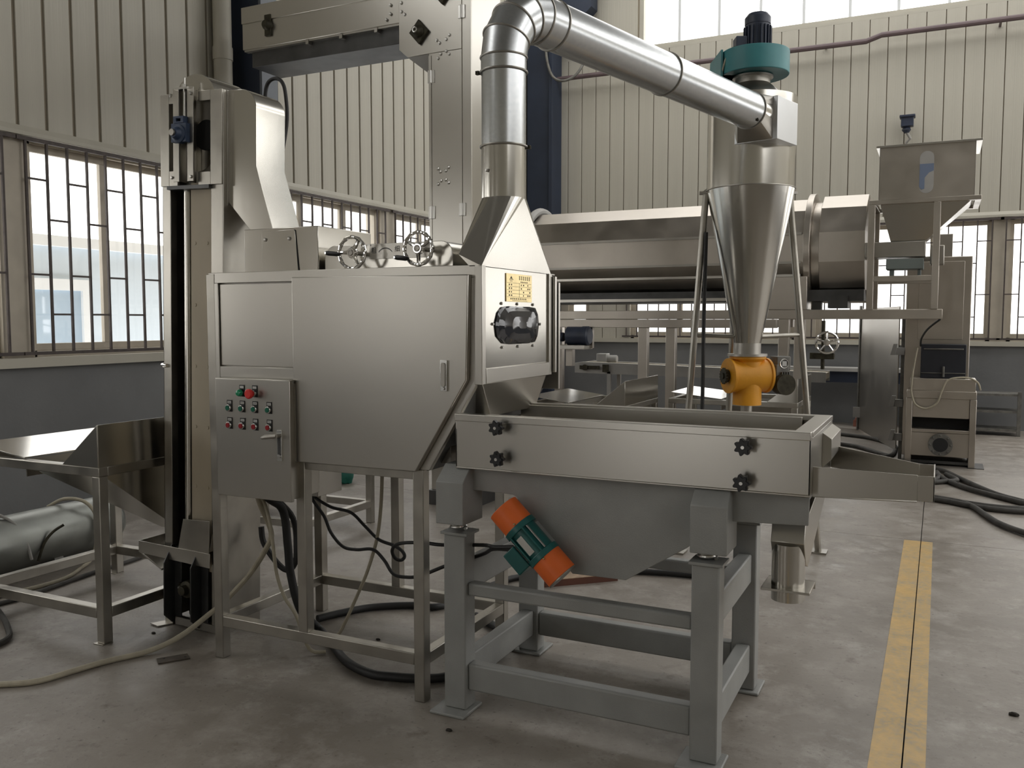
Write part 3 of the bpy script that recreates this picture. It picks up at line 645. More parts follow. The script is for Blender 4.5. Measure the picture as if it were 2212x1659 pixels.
part(MB().cyl(along(Rb), along(1.18), .099, .100, 48, False), 'straight_duct', 'galv', du)
part(MB().cyl(along(1.18), along(2.08), .100, .102, 48, False), 'straight_duct', 'galv', du)
clamp(along(1.18), U, .103); clamp(along(2.08), U, .105, (.5, -.5, -.6))
part(MB().cyl(along(2.07), along(2.25), .0995, .0995, 40, False), 'inlet_spigot', 'steel_polished', du)

# ================================================================== CYCLONE, FAN, AIRLOCK
cx, cy = -1.08, 5.60; CR = .266
cy_ = thing('cyclone_separator', 'tall stainless steel cyclone with long tapering cone on tube legs', 'cyclone', (cx, cy, 0))
RT = Vector((.8993, .4374, 0)); FW = Vector((-.4374, .8993, 0)); UP = Vector((0, 0, 1))
cvec = Vector((cx, cy, 0))
part(MB().cyl((cx, cy, 2.305), (cx, cy, 2.85), CR, n=64), 'cyclone_barrel', 'steel_polished', cy_)
part(MB().cyl((cx, cy, 1.36), (cx, cy, 2.305), .082, CR, 64), 'cyclone_cone', 'steel_polished', cy_)
part(MB().ring((cx, cy, 2.305), (0, 0, 1), CR, .004, 64, 6), 'weld_seam', 'steel_dull', cy_)
part(MB().cyl((cx, cy, 1.29), (cx, cy, 1.36), .082, n=40), 'cone_outlet', 'steel_dull', cy_)
part(MB().cyl((cx, cy, 1.278), (cx, cy, 1.292), .122, n=40), 'flange', 'steel_dull', cy_)
part(MB().lathe([(.20, 0), (.14, .45), (.105, .7), (.105, 1)], (cx, cy, 2.85), (cx, cy, 2.985), 48), 'outlet_neck', 'steel_dull', cy_)
part(MB().cyl((cx, cy, 2.98), (cx, cy, 2.99), .122, n=40), 'flange', 'steel_dull', cy_)
# tangential square inlet
NRM = Vector((uy, -ux, 0))       # to the right of the duct run
def inl(t, s, z): return ax0 + U * t + NRM * s + Vector((0, 0, z))
part(MB().loft([inl(2.20, s_, z_) for s_, z_ in ((-.15, 2.54), (.118, 2.54), (.118, 2.785), (-.15, 2.785))], [inl(2.47, s_, z_) for s_, z_ in ((-.15, 2.54), (.118, 2.54), (.118, 2.785), (-.15, 2.785))]), 'inlet_box', 'lit_sheet', cy_, 0.003)
za = zp - .038
part(MB().loft([inl(2.08, .0995 * math.cos(a), za + .0995 * math.sin(a)) for a in [R(45 + 15 * i) for i in range(24)]],
     [inl(2.205, max(-.145, min(.09, .19 * math.cos(a))), max(2.542, min(2.783, za - .03 + .19 * math.sin(a)))) for a in [R(45 + 15 * i) for i in range(24)]]), 'inlet_flare', 'steel_dull', cy_)
feet = [Vector((-1.487, 5.504, 0)), Vector((-.663, 5.905, 0)), cvec + FW * .55]
for i, f in enumerate(feet):
    dr_ = (f - cvec).normalized(); sd = [-1, 1, 0][i]
    if sd: tp = cvec + RT * sd * .262 + FW * .06 + UP * 2.29
    else: tp = cvec + FW * .275 + UP * 2.29
    lg = part(MB().tube([tp, f + UP * .012], .021, 14), 'leg', 'steel_tube', cy_)
    part(MB().obox(f + UP * .006, (.055, 0, 0), (0, .055, 0), (0, 0, .006)), 'foot_plate', 'steel_tube', lg)
    o = (tp - cvec); o.z = 0; o.normalize(); s = Vector((-o.y, o.x, 0))
    base = cvec + o * .255 + UP * 2.285
    part(MB().obox(base + o * .022 + UP * .012, o * .032, s * .026, UP * .008).plate([base + UP * .01 - s * .02, base + UP * .05 - s * .02, base + o * .055 + UP * .01 - s * .02], .004), 'leg_bracket', 'steel_dull', lg)
    if sd:
        q = tp.lerp(f, (2.29 - 1.41) / 2.29)
        part(MB().tube([cvec + RT * sd * .085 + UP * 1.40, q], .013, 12), 'strut', 'steel_tube', lg)
# fan on top
fan = thing('centrifugal_fan', 'blue-green centrifugal fan with upright motor on top of the cyclone', 'fan', (cx, cy, 3.04))
pl = []
for i in range(40):
    a = 2 * math.pi * i / 40; pl.append((a, .19 + .03 * ((a / (2 * math.pi)))))
ctrf = cvec + Vector((0.005, 0, 0))
vol = [ctrf + RT * r * math.cos(a + math.pi / 2) + FW * r * math.sin(a + math.pi / 2) for a, r in pl]
part(MB().loft([v + UP * 3.045 for v in vol], [v + UP * 3.185 for v in vol]), 'volute', 'fan_teal', fan, 0.004)
part(MB().obox(ctrf - RT * .145 - FW * (-.13) + UP * 3.115, RT * .06, FW * .16, UP * .07), 'fan_outlet', 'fan_teal', fan, 0.003)
part(MB().obox(ctrf - RT * .207 + FW * .1 + UP * 3.10, RT * .006, FW * .15, UP * .09), 'outlet_flange', 'fan_teal', fan)
mt = part(MB().lathe([(.080, 0), (.080, .08), (.074, .1), (.074, .72), (.078, .72), (.078, .9), (.06, 1)], ctrf + RT * .02 + UP * 3.185, ctrf + RT * .02 + UP * 3.415, 32), 'fan_motor', 'navy_motor', fan)
fin = MB()
for i in range(20):
    a = 2 * math.pi * i / 20; dv = RT * math.cos(a) + FW * math.sin(a); fin.obox(ctrf + RT * .02 + dv * .079 + UP * 3.275, dv * .006, dv.cross(UP) * .0025, UP * .062)
part(fin, 'cooling_fins', 'navy_motor', mt); 
part(MB().obox(ctrf - RT * .085 + UP * 3.235, RT * .035, FW * .045, UP * .04), 'terminal_box', 'navy_motor', mt, 0.006)
part(MB().tube(smoothpts([ctrf - RT * .115 + UP * 3.225, ctrf - RT * .155 - FW * .04 + UP * 3.19, ctrf - RT * .19 - FW * .06 + UP * 3.12, ctrf - RT * .215 - FW * .02 + UP * 3.0]), .006, 8), 'cable', 'cord_cream', mt)
fan.location.z -= .05
# airlock
al = thing('rotary_airlock', 'yellow cast rotary airlock valve with grey gearbox under the cyclone', 'valve', (cx, cy, .97))
Aax = (RT * .97 - FW * (-.22)).normalized()    # right end slightly farther
ac = cvec + UP * 1.155 + RT * .003
Q = Aax.cross(UP)
av = part(MB().lathe([(.110, 0), (.110, .06), (.102, .06), (.102, .94), (.110, .94), (.110, 1)], ac - Aax * .135, ac + Aax * .135, 44), 'valve_body', 'yellow_cast', al, 0.002)
def rect(c, hw, hd, z): return [c + Aax * i * hw + Q * j * hd + UP * z for i, j in ((-1, -1), (1, -1), (1, 1), (-1, 1))]
c0 = Vector((ac.x, ac.y, 0))
part(MB().lathe([(.086, 0), (.086, .55), (.112, .8), (.112, 1)], c0 + UP * 1.20, c0 + UP * 1.278, 40), 'top_neck', 'yellow_cast', al)
part(MB().cyl(c0 + UP * .972, c0 + UP * 1.12, .088, n=40), 'bottom_neck', 'yellow_cast', al)
part(MB().lathe([(.04, 0), (.04, .6), (.02, .6), (.02, 1)], ac - Aax * .135, ac - Aax * .175, 20), 'bearing', 'grease_dark', al)
spk = MB(); cs = ac - Aax * .155
pts = []
for i in range(32):
    a = 2 * math.pi * i / 32; r = .052 if i % 2 else .043; pts.append(cs + (Q * math.cos(a) + UP * math.sin(a)) * r)
spk.loft(pts, [v - Aax * .012 for v in pts]); part(spk, 'sprocket', 'grease_dark', al)
gb = part(MB().obox(ac + Aax * .215 + UP * .01, Aax * .045, Q * .05, UP * .06).obox(ac + Aax * .225 + UP * .075, Aax * .048, Q * .048, UP * .045), 'gearbox', 'gear_grey', al, 0.006)
part(MB().cyl(ac + Aax * .135, ac + Aax * .175, .03, n=20), 'coupling', 'grease_dark', gb)
part(MB().cyl(ac + Aax * .215 + Q * .02 - UP * .055, ac + Aax * .215 + Q * .10 - UP * .055, .065, n=28), 'drive_motor', 'grease_dark', gb)
part(MB().ring(ac + Aax * .225 + Q * .05 + UP * .075, Q, .028, .004, 24, 6).obox(ac + Aax * .225 + Q * .05 + UP * .075, Aax * .015, Q * .003, UP * .015), 'output_shaft', 'alu', gb)
fn = MB()
for k in range(4): fn.obox(ac + Aax * (.205 + .016 * k) + Q * .055 - UP * .012, Aax * .003, Q * .012, UP * .035)
part(fn, 'gearbox_ribs', 'gear_grey', gb)
# flow-through stand pipe below airlock and hanging black cable
solo(MB().cyl((cx, cy, .0), (cx, cy, .972), .035, n=20), 'discharge_pipe', 'steel_dull', 'short steel discharge pipe below the yellow airlock', 'pipe')
solo(MB().tube(smoothpts([(-1.33, 5.51, 2.05), (-1.332, 5.505, 1.80), (-1.33, 5.483, 1.478), (-1.322, 5.447, .957), (-1.33, 5.45, .4), (-1.36, 5.48, .03)]), .012, 10), 'power_cable', 'rubber', 'black cable hanging straight down beside the cyclone leg', 'cable')

# ================================================================== VIBRATING SIEVE
sv = thing('vibrating_sieve', 'vibrating sieve with stainless trough on a grey spring stand', 'sieve', (-1.15, 3.2, 0))
LX = (-1.677, -.72); LW = .094; LY = (2.85, 3.515); LD = .08
for x in LX:
    for y in LY:
        lg = part(MB().box(x, x + LW, y, y + LD, .012, .69), 'leg', 'grey_paint', sv, 0.006)
        part(MB().box(x - .008, x + LW + .012, y - .010, y + LD + .012, .69, .70), 'cap_plate', 'grey_paint', lg, 0.001)
        part(MB().box(x - .035, x + LW + .02, y - .055 if y < 3 else y - .02, y + LD + (.02 if y < 3 else .055), 0, .012), 'foot_plate', 'grey_paint', lg, 0.004)
        cxs, cys = x + LW / 2 - .003, y + LD / 2; hel = []
        for i in range(61):
            t = i / 60; a = t * 2 * math.pi * 3.0; hel.append((cxs + .029 * math.cos(a), cys + .029 * math.sin(a), .7065 + .038 * t))
        part(MB().tube(hel, .0062, 8), 'spring', 'bolt', sv)
        zb, zm, zt = .747, .905, .962
        yo, yi = (2.775, 2.93) if y < 3 else (3.60, 3.44)
        part(MB().prism([(yo, zb), (yi, zb), (yi, zt), (yo + (.07 if y < 3 else -.07), zt), (yo, zm)], 'x', x + .012, x + .012 + (.115 if x < -1 else .12)), 'spring_housing', 'grey_paint', sv, 0.003)
for y in (2.868, 3.525):
    part(MB().box(LX[0] + LW, LX[1], y, y + .05, .455, .505), 'rail', 'grey_paint', sv, 0.008)
    part(MB().box(LX[0] + LW, LX[1], y, y + .055, .085, .19), 'rail', 'grey_paint', sv, 0.008)
for x in (LX[0] + .02, LX[1] + .02):
    part(MB().box(x, x + .055, LY[0] + LD, LY[1], .455, .57), 'rail', 'grey_paint', sv, 0.006)
    part(MB().box(x, x + .055, LY[0] + LD, LY[1], .085, .20), 'rail', 'grey_paint', sv, 0.006)
body = [(-1.56, .962), (-1.56, .868), (-1.388, .865), (-1.372, .858), (-1.15, .600), (-.951, .602), (-.745, .735), (-.60, .845), (-.352, .855), (-.350, .945), (-.60, .952)]
part(MB().prism(body, 'y', 2.855, 2.867), 'side_plate', 'grey_paint', sv, 0.002)
part(MB().prism(body, 'y', 3.40, 3.412), 'side_plate', 'grey_paint', sv, 0.002)
part(MB().box(-1.14, -.96, 2.867, 3.40, .602, .614).box(-1.56, -.352, 2.867, 3.40, .935, .945).prism([(-1.372, .86), (-1.365, .87), (-1.145, .614), (-1.15, .60)], 'y', 2.867, 3.40), 'base_tray', 'grey_paint', sv)
# trough
tr = MB(); ty0, ty1, tx0, tx1 = 2.822, 3.42, -1.605, -.345
tr.box(tx0, tx1, ty0, ty0 + .006, .958, 1.135).box(tx0, tx1, ty1 - .006, ty1, .958, 1.135).box(tx0, tx0 + .006, ty0, ty1, .958, 1.10).box(tx1 - .006, tx1, ty0, ty1, .958, 1.135)
tr.box(tx0, tx1, ty0, ty1, .952, .958)
tg = part(tr, 'trough', 'steel', sv, 0.0015)
part(MB().box(tx0, tx1, ty0 - .010, ty0 + .035, 1.130, 1.156), 'trough_rim', 'steel', tg, 0.002)
part(MB().box(tx0, tx1, ty1 - .035, ty1 + .010, 1.130, 1.150), 'trough_rim', 'steel', tg, 0.002)
part(MB().box(tx1 - .055, tx1 + .002, ty0 + .0355, ty1 - .0355, 1.136, 1.154), 'trough_rim', 'steel', tg, 0.002)
part(MB().box(tx0 + .01, tx1 - .10, ty0 + .04, ty0 + .055, 1.09, 1.143).box(tx0 + .01, tx1 - .10, ty1 - .055, ty1 - .04, 1.05, 1.143), 'inner_liner', 'steel', tg, 0.002)
part(MB().box(tx0 + .01, tx1 - .10, ty0 + .05, ty1 - .05, 1.046, 1.052), 'screen_deck', 'steel_dull', tg)
part(MB().box(tx1 - .045, tx1 - .008, ty0 + .05, ty1 - .05, .96, .966), 'end_shade_plate', 'dark_gap', tg)  # dark plate stands in for the shade at the trough end
part(MB().box(-1.66, tx0, 2.95, 3.30, .962, 1.07), 'feed_end_plate', 'steel_dull', sv, 0.002)
def knob(x, z):
    y = ty0; b = MB(); n = 56; pr = []
    for i in range(n):
        a = 2 * math.pi * i / n; r = .0245 + .0042 * math.cos(7 * a); pr.append((x + r * math.cos(a), z + r * math.sin(a)))
    b.mat(0); b.prism(pr, 'y', y - .058, y - .040); b.prism([(x + .82 * (px - x), z + .82 * (pz - z)) for px, pz in pr], 'y', y - .063, y - .058)
    b.lathe([(.013, 0), (.016, 1)], (x, y - .022, z), (x, y - .040, z), 18)
    b.mat(1).cyl((x, y, z), (x, y - .022, z), .008, n=12).cyl((x, y - .063, z), (x, y - .0635, z), .0055, n=12)
    part(b, 'star_knob', ['black_plastic', 'bolt'], tg)
for x, z in ((-1.411, 1.118), (-1.407, 1.006), (-.542, 1.104), (-.545, .990)): knob(x, z)
# side outlet at the right end
sc = MB()
yA, yB2 = 2.885, 3.39
sc.plate([(-.345, yA, .945), (-.045, yA, .958), (-.045, yA, 1.036), (-.345, yA, 1.040)], .003)
sc.plate([(-.345, yB2, .962), (-.345, yB2, 1.045), (-.045, 3.16, 1.030), (-.045, 3.16, .962)], .003)
sc.plate([(-.345, yA, .945), (-.345, yB2, .950), (-.045, 3.16, .955), (-.045, yA, .955)], .003)
sc.box(-.045, .002, yA, yA + .003, .957, 1.034).box(-.045, .002, 3.157, 3.16, .957, 1.030).box(-.002, .002, yA, 3.16, .957, 1.032)
part(sc, 'end_outlet', 'steel', sv, 0.001)
part(MB().prism([(-.345, 1.12), (-.345, 1.0), (-.315, 1.03), (-.315, 1.10)], 'y', 3.12, 3.42), 'end_bracket', 'steel', sv, 0.001)
# discharge spout under the trough
spo = part(MB().prism([(2.99, .69), (2.932, .775), (2.958, .842), (3.50, .935), (3.50, .83), (3.04, .675)], 'x', -.478, -.372), 'discharge_chute', 'steel', sv, 0.002)
part(MB().cyl((-.427, 2.978, .575), (-.427, 2.978, .765), .0535, n=40), 'spout_tube', 'steel_polished', spo)
part(MB().box(-.502, -.348, 2.90, 3.05, .618, .626).box(-.502, -.348, 3.045, 3.05, .60, .626), 'gate_plate', 'steel', spo, 0.001)
# vibration motor
vm0, vm1 = Vector((-1.385, 2.775, .832)), Vector((-1.155, 2.775, .612)); vd = (vm1 - vm0); L = vd.length; vn = vd.normalized()
vp = Vector((-vn.z, 0, vn.x)); vy = Vector((0, 1, 0))     # vp points down-left
if vp.x > 0: vp = -vp
vmo = part(MB().lathe([(.052, 0), (.052, 1)], vm0 + vn * .085, vm0 + vn * (L - .085), 36), 'vibration_motor', 'teal', sv, label='teal vibration motor with orange end covers')
for a, b_ in ((0, .092), (L - .092, L)):
    part(MB().cyl(vm0 + vn * a, vm0 + vn * b_, .0585, n=44), 'end_cover', 'orange', vmo, 0.002)
for a in (.086, L - .108):
    part(MB().cyl(vm0 + vn * a, vm0 + vn * (a + .022), .062, n=36), 'motor_flange', 'teal', vmo, 0.002)
part(MB().cyl(vm0 + vn * L, vm0 + vn * (L + .004), .0585, n=44), 'end_rim', 'steel_dull', vmo)
rm = MB()
for s in (-.032, .030): rm.obox(vm0 + vn * L / 2 + vp * s - vy * (.042), vn * (L / 2 - .105), vp * .003, vy * .012)
part(rm, 'cooling_ribs', 'teal', vmo)
part(MB().obox(vm0 + vn * (L / 2) + vp * (-.044) - vy * .037, vn * (L / 2 - .11), vp * .0015, vy * .004), 'tie_bar', 'alu', vmo)
part(MB().obox(vm0 + vn * (L / 2) + vp * (.046) - vy * .030, vn * (L / 2 - .10), vp * .0012, vy * .006), 'tie_bar', 'alu', vmo)
part(MB().obox(vm0 + vn * (L / 2 + .002) + vp * .004 - vy * .0535, vn * .036, vp * .013, vy * .0012), 'motor_nameplate', 'alu', vmo)
part(MB().obox(vm0 + vn * (L / 2 + .015) + vp * .075 - vy * .01, vn * .045, vp * .028, vy * .038), 'terminal_box', 'teal', vmo, 0.004)
part(MB().obox(vm0 + vn * (L / 2) + vy * .066, vn * (L / 2 - .11), vp * .03, vy * .022), 'motor_mount', 'grey_paint', vmo)
for a in (.08, L - .082): part(bolt_mb(vm0 + vn * a - vp * .02 - vy * .055, (0, -1, 0), .004, .006), 'bolt', 'brass', vmo)
# board lying under the sieve
solo(MB().mat(1).obox((-1.87, 4.63, .019), (.185, .17, 0), (-.06, .06, 0), (0, 0, .019)).mat(0).obox((-1.87, 4.63, .0395), (.185, .17, 0), (-.06, .06, 0), (0, 0, .0015)), 'wooden_board', ['wood', 'wood_red'], 'brown wooden board lying on the floor behind the vibration motor', 'board')

# ================================================================== BELT ELEVATOR (left)
el = thing('belt_elevator', 'narrow stainless belt elevator with take-up bearing and hooded chute', 'elevator', (-3.414, 3.08, 0))
ex = -3.414; H = 2.56
part(MB().box(ex, ex + .052, 3.08, 3.12, .0, H).box(ex, ex + .006, 3.08, 3.33, .02, H), 'side_channel', 'steel_tube', el, 0.002)
part(MB().box(-3.106, -3.034, 3.08, 3.12, .0, H).box(-3.036, -3.030, 3.08, 3.33, .0, H), 'side_channel', 'steel_tube', el, 0.002)
part(MB().box(ex + .006, -3.036, 3.315, 3.33, .0, H), 'back_plate', 'steel_dull', el)
part(MB().box(ex + .045, -3.30, 3.17, 3.18, .40, 2.14), 'channel_web', 'steel_dark', el)
part(MB().cyl((-3.286, 3.118, .40), (-3.286, 3.118, 2.14), .022, n=20), 'guide_strip', 'steel_polished', el)
bt = part(MB().box(-3.25, -3.112, 3.098, 3.106, .30, 2.15), 'belt', 'belt', el)
for k in range(7):
    for x in (-3.225, -3.148): part(MB().cyl((x, 3.098, .42 + .29 * k), (x, 3.0955, .42 + .29 * k), .0085, n=12), 'belt_bolt', 'belt', bt)
# head plate with slots
hp = MB().box(ex, ex + .055, 3.07, 3.08, 2.135, H).box(-3.10, -3.03, 3.07, 3.08, 2.135, H)
hp.box(ex + .055, -3.305, 3.07, 3.08, 2.515, H).box(ex + .055, -3.305, 3.07, 3.08, 2.135, 2.205).box(-3.175, -3.10, 3.07, 3.08, 2.515, H).box(-3.175, -3.10, 3.07, 3.08, 2.135, 2.195)
part(hp, 'head_plate', 'steel_tube', el, 0.0015)
part(MB().box(ex + .05, -3.10, 3.06, 3.10, 2.118, 2.135), 'head_sill', 'steel_dark', el)
part(MB().box(-3.36, -3.07, 3.12, 3.125, 2.135, 2.55), 'inner_plate', 'steel_dull', el)
part(MB().cyl((-3.225, 3.12, 2.32), (-3.225, 3.117, 2.32), .115, n=48), 'round_cover', 'steel_polished', el)
part(MB().cyl((-3.17, 3.117, 2.37), (-3.17, 3.114, 2.37), .07, n=40), 'shaft_hole', 'dark_gap', el)
for x in (-3.306, -3.222): part(MB().box(x, x + .042, 3.045, 3.052, 2.15, 2.575).box(x + (.036 if x < -3.25 else .0), x + (.042 if x < -3.25 else .006), 3.045, 3.10, 2.15, 2.575), 'guide_angle', 'steel_tube', el, 0.001)
for x, z in ((-3.318, 2.545), (-3.312, 2.17), (-3.192, 2.545), (-3.192, 2.17)): part(bolt_mb((x, 3.045, z), (0, -1, 0), .008, .008), 'bolt', 'bolt', el)
part(MB().cyl((-3.238, 3.05, 2.42), (-3.238, 3.05, 2.62), .006, n=12).cyl((-3.238, 3.05, 2.575), (-3.238, 3.05, 2.59), .013, n=6).box(-3.285, -3.20, 3.03, 3.07, 2.565, 2.574), 'tension_screw', 'bolt', el)
bb = MB().lathe([(.042, 0), (.042, .5), (.03, .6), (.022, 1)], (-3.243, 3.042, 2.362), (-3.243, 2.985, 2.362), 24).box(-3.290, -3.198, 3.018, 3.0445, 2.325, 2.41)
bb.rframe('y', 3.017, 3.0448, (-3.276, -3.212, 2.411, 2.442), (-3.258, -3.230, 2.418, 2.432))
tb = part(bb, 'take_up_bearing', 'blue_cast', el, 0.0012)
part(MB().cyl((-3.243, 2.99, 2.362), (-3.243, 2.975, 2.362), .015, n=20), 'shaft_end', 'steel_dull', tb)
hc = [(-3.222 + .125 * math.cos(R(a)), 2.53 + .118 * math.sin(R(a))) for a in range(0, 181, 9)]
part(MB().prism(hc, 'y', 3.10, 3.32), 'pulley_cover', 'steel_polished', el)
prof = [(-3.032, 2.06), (-3.032, 2.56)] + [(-2.955 + .09 * math.sin(R(a)), 2.47 + .09 * math.cos(R(a))) for a in range(0, 91, 10)] + [(-2.865, 2.215), (-2.755, 1.895), (-2.865, 1.895)]
part(MB().prism(prof, 'y', 3.11, 3.305), 'head_hood', 'steel_polished', el, 0.002, angle=20)
part(MB().box(-3.034, -3.026, 3.10, 3.315, 2.04, 2.56), 'hood_flange', 'steel_dull', el, 0.001)
# boot: feed tray, guides, tail bearing
tray = MB()
tray.plate([(-3.562, 3.055, .345), (-3.09, 3.055, .335), (-3.09, 3.055, .405), (-3.562, 3.055, .405)], .004)
tray.prism([(-3.56, .345), (-3.41, .275), (-3.41, .283), (-3.552, .352)], 'y', 3.055, 3.31).plate([(-3.562, 3.055, .345), (-3.562, 3.31, .345), (-3.562, 3.31, .405), (-3.562, 3.055, .405)], .004).box(-3.56, -3.09, 3.306, 3.31, .33, .405)
part(tray, 'feed_tray', 'steel', el, 0.001)
part(MB().plate([(-3.30, 3.06, .40), (-3.10, 3.06, .40), (-3.10, 3.064, .56), (-3.27, 3.064, .55)], .004).plate([(-3.10, 3.06, .41), (-3.10, 3.095, .56), (-3.10, 3.095, .41)], .004), 'feed_scoop', 'steel_tube', el, 0.001)
for x in (-3.36, -3.185):
    part(MB().prism([(3.07, .02), (3.02, .07), (3.02, .33), (3.07, .41), (3.10, .41), (3.10, .02)], 'x', x, x + .006).box(x, x + .05, 3.085, 3.091, .02, .40), 'boot_guide', 'steel_dark', el, 0.001)
part(MB().cyl((-3.25, 3.16, .06), (-3.25, 3.16, .34), .06, n=32), 'tail_drum', 'steel_polished', el)
part(MB().lathe([(.042, 0), (.042, .4), (.026, .5), (.022, 1)], (-3.255, 3.085, .202), (-3.255, 3.03, .202), 24).box(-3.315, -3.195, 3.07, 3.086, .18, .224), 'tail_bearing', 'grease_dark', el, 0.002)
for x in (-3.305, -3.205): part(bolt_mb((x, 3.07, .204), (0, -1, 0), .008, .010), 'bolt', 'bolt', el)
part(MB().box(-3.34, -3.05, 3.075, 3.10, .012, .05), 'boot_sill', 'steel_dull', el)
part(MB().plate([(-3.46, 3.03, .002), (-3.40, 3.02, .002), (-3.36, 3.10, .002), (-3.42, 3.11, .002)], .006), 'foot_plate', 'steel_dull', el)
part(MB().lathe([(.009, 0), (.012, .5), (.009, 1)], (ex - .02, 3.09, 1.285), (ex + .03, 3.075, 1.285), 14), 'toggle_clamp', 'chrome', el)
el.rotation_euler = (0, R(1.75), 0)
solo(MB().tube(smoothpts([(-3.03, 3.45, 2.45), (-3.035, 3.45, 2.60), (-3.018, 3.45, 2.665), (-2.975, 3.45, 2.685), (-2.93, 3.45, 2.665), (-2.907, 3.45, 2.60), (-2.905, 3.45, 2.45), (-2.93, 3.40, 2.2), (-2.99, 3.342, 1.95)]), .0095, 10), 'looped_cable', 'rubber', 'black looped cable behind the elevator hood', 'cable')

# ================================================================== FEED HOPPER TABLES
def feed_table(x0, x1, y0, y1, label, mirror=1, small=False):
    t = thing('feed_table', label, 'table', ((x0 + x1) / 2, (y0 + y1) / 2, 0), 'stainless feed tables with hoppers')
    w = .048
    for x in (x0, x1 - w):
        for y in (y0, y1 - w):
            lg = part(MB().box(x, x + w, y, y + w, 0.004, .785), 'leg', 'steel_tube', t, 0.003)
            part(MB().box(x - .012, x + w, y - .012, y + w, 0, .004), 'foot_plate', 'steel_tube', lg)
    for z0, z1, nm in ((.12, .17, 'rail'), (.785, .828, 'rim')):
        for y in (y0, y1 - w): part(MB().box(x0 + (w if nm == 'rail' else 0), x1 - (w if nm == 'rail' else 0), y, y + w, z0, z1), nm, 'steel_tube', t, 0.003)
        for x in (x0, x1 - w): part(MB().box(x, x + w, y0 + w, y1 - w, z0, z1), nm, 'steel_tube', t, 0.003)
    xm = x0 + (x1 - x0) * .42
    part(MB().prism([(x0 + .01, .876), (xm, .830), (xm, .836), (x0 + .01, .882)], 'y', y0 + .03, y1 - .03), 'loading_tray', 'steel_polished', t, 0.001)
    part(MB().box(xm - .006, xm, y0 + .04, y1 - .04, .74, .826), 'tray_lip', 'steel_dull', t)
    hb = MB()
    hb.box(x1 - .006, x1 - .001, y0 + .002, y1 - .002, .828, 1.025)
    hb.plate([(x1 - .004, y0 + .003, .828), (x1 - .004, y0 + .003, 1.024), (x1 - .245, y0 + .003, .828)], .003).plate([(x1 - .004, y1 - .006, .828), (x1 - .245, y1 - .006, .828), (x1 - .004, y1 - .006, 1.024)], .003)
    part(hb, 'hopper_guard', 'steel_polished', t, 0.001)
    qx, qy = x1 - .05, (y0 + y1) / 2 + .12
    top = [(xm, y0 + .045, .79), (x1 - .046, y0 + .045, .79), (x1 - .046, y1 - .05, .79), (xm, y1 - .05, .79)]
    bot = [(qx - .13, qy - .05, .43), (qx, qy - .05, .43), (qx, qy + .05, .43), (qx - .13, qy + .05, .43)]
    part(MB().loft(top, bot, False), 'hopper_funnel', 'steel_polished', t)
    return t
feed_table(-4.39, -3.43, 2.74, 3.62, 'stainless feed table with hopper guard at the left edge, in front of the tank')
feed_table(-4.80, -3.74, 4.55, 5.355, 'stainless feed table whose leg shows behind the cabinet machine legs')
feed_table(-3.05, -2.20, 6.55, 7.45, 'stainless feed table with triangular hopper guard left of the cyclone')
feed_table(-2.10, -1.02, 7.42, 8.25, 'stainless table with bright top sheet just behind the cyclone')

# ================================================================== TANK, HOSES ON THE LEFT
tk = thing('air_tank', 'grey galvanised cylinder tank lying on the floor by the left wall', 'tank', (-4.92, 3.0, 0))
part(MB().lathe([(.05, 0), (.12, .012), (.155, .03), (.165, .05), (.165, .95), (.155, .97), (.12, .988), (.05, 1)], (-4.92, 1.6, .185), (-4.92, 4.06, .185), 48), 'tank_shell', 'tank', tk)
for y in (2.2, 3.55): part(MB().prism([(-5.04, 0), (-4.80, 0), (-4.84, .08), (-5.0, .08)], 'y', y - .03, y + .03), 'saddle', 'gear_grey', tk)
part(MB().cyl((-4.92, 3.20, .34), (-4.92, 3.20, .375), .028, n=12).box(-4.945, -4.895, 3.175, 3.225, .37, .385), 'fitting', 'gear_grey', tk)
part(MB().tube(smoothpts([(-4.90, 3.23, .37), (-4.83, 3.27, .32), (-4.77, 3.30, .22), (-4.75, 3.32, .10)]), .009, 8), 'hose_whip', 'dust_white', tk)
part(MB().tube(smoothpts([(-4.75, 3.36, .08), (-4.745, 3.40, .18), (-4.73, 3.45, .24), (-4.70, 3.50, .275)]), .008, 8), 'valve_stem', 'grease_dark', tk)
solo(MB().tube(smoothpts([(-4.98, 3.60, .338), (-4.90, 3.66, .385), (-4.80, 3.73, .36), (-4.74, 3.76, .25), (-4.70, 3.70, .05), (-4.62, 3.55, .012), (-4.50, 3.30, .012), (-4.55, 2.9, .012), (-4.7, 2.5, .012)]), .011, 10), 'air_hose', 'cord_cream', 'pale hose curling over the tank onto the floor', 'hose')
solo(MB().tube(smoothpts([(-4.50, 3.93, .012), (-4.47, 3.75, .012), (-4.46, 3.5, .012), (-4.42, 3.2, .012), (-4.40, 2.95, .012), (-4.5, 2.6, .012)]), .012, 10), 'floor_hose', 'hose_grey', 'dusty grey hose on the floor under the left feed table', 'hose')
solo(MB().tube(smoothpts([(-4.5, 2.9, .014), (-4.19, 2.76, .014), (-4.0, 2.66, .014), (-3.89, 2.585, .014), (-3.86, 2.50, .014), (-3.95, 2.40, .014), (-4.2, 2.3, .014)]), .014, 10), 'hose_loop', 'hose_grey', 'bent grey hose loop on the floor at the left edge of the picture', 'hose')
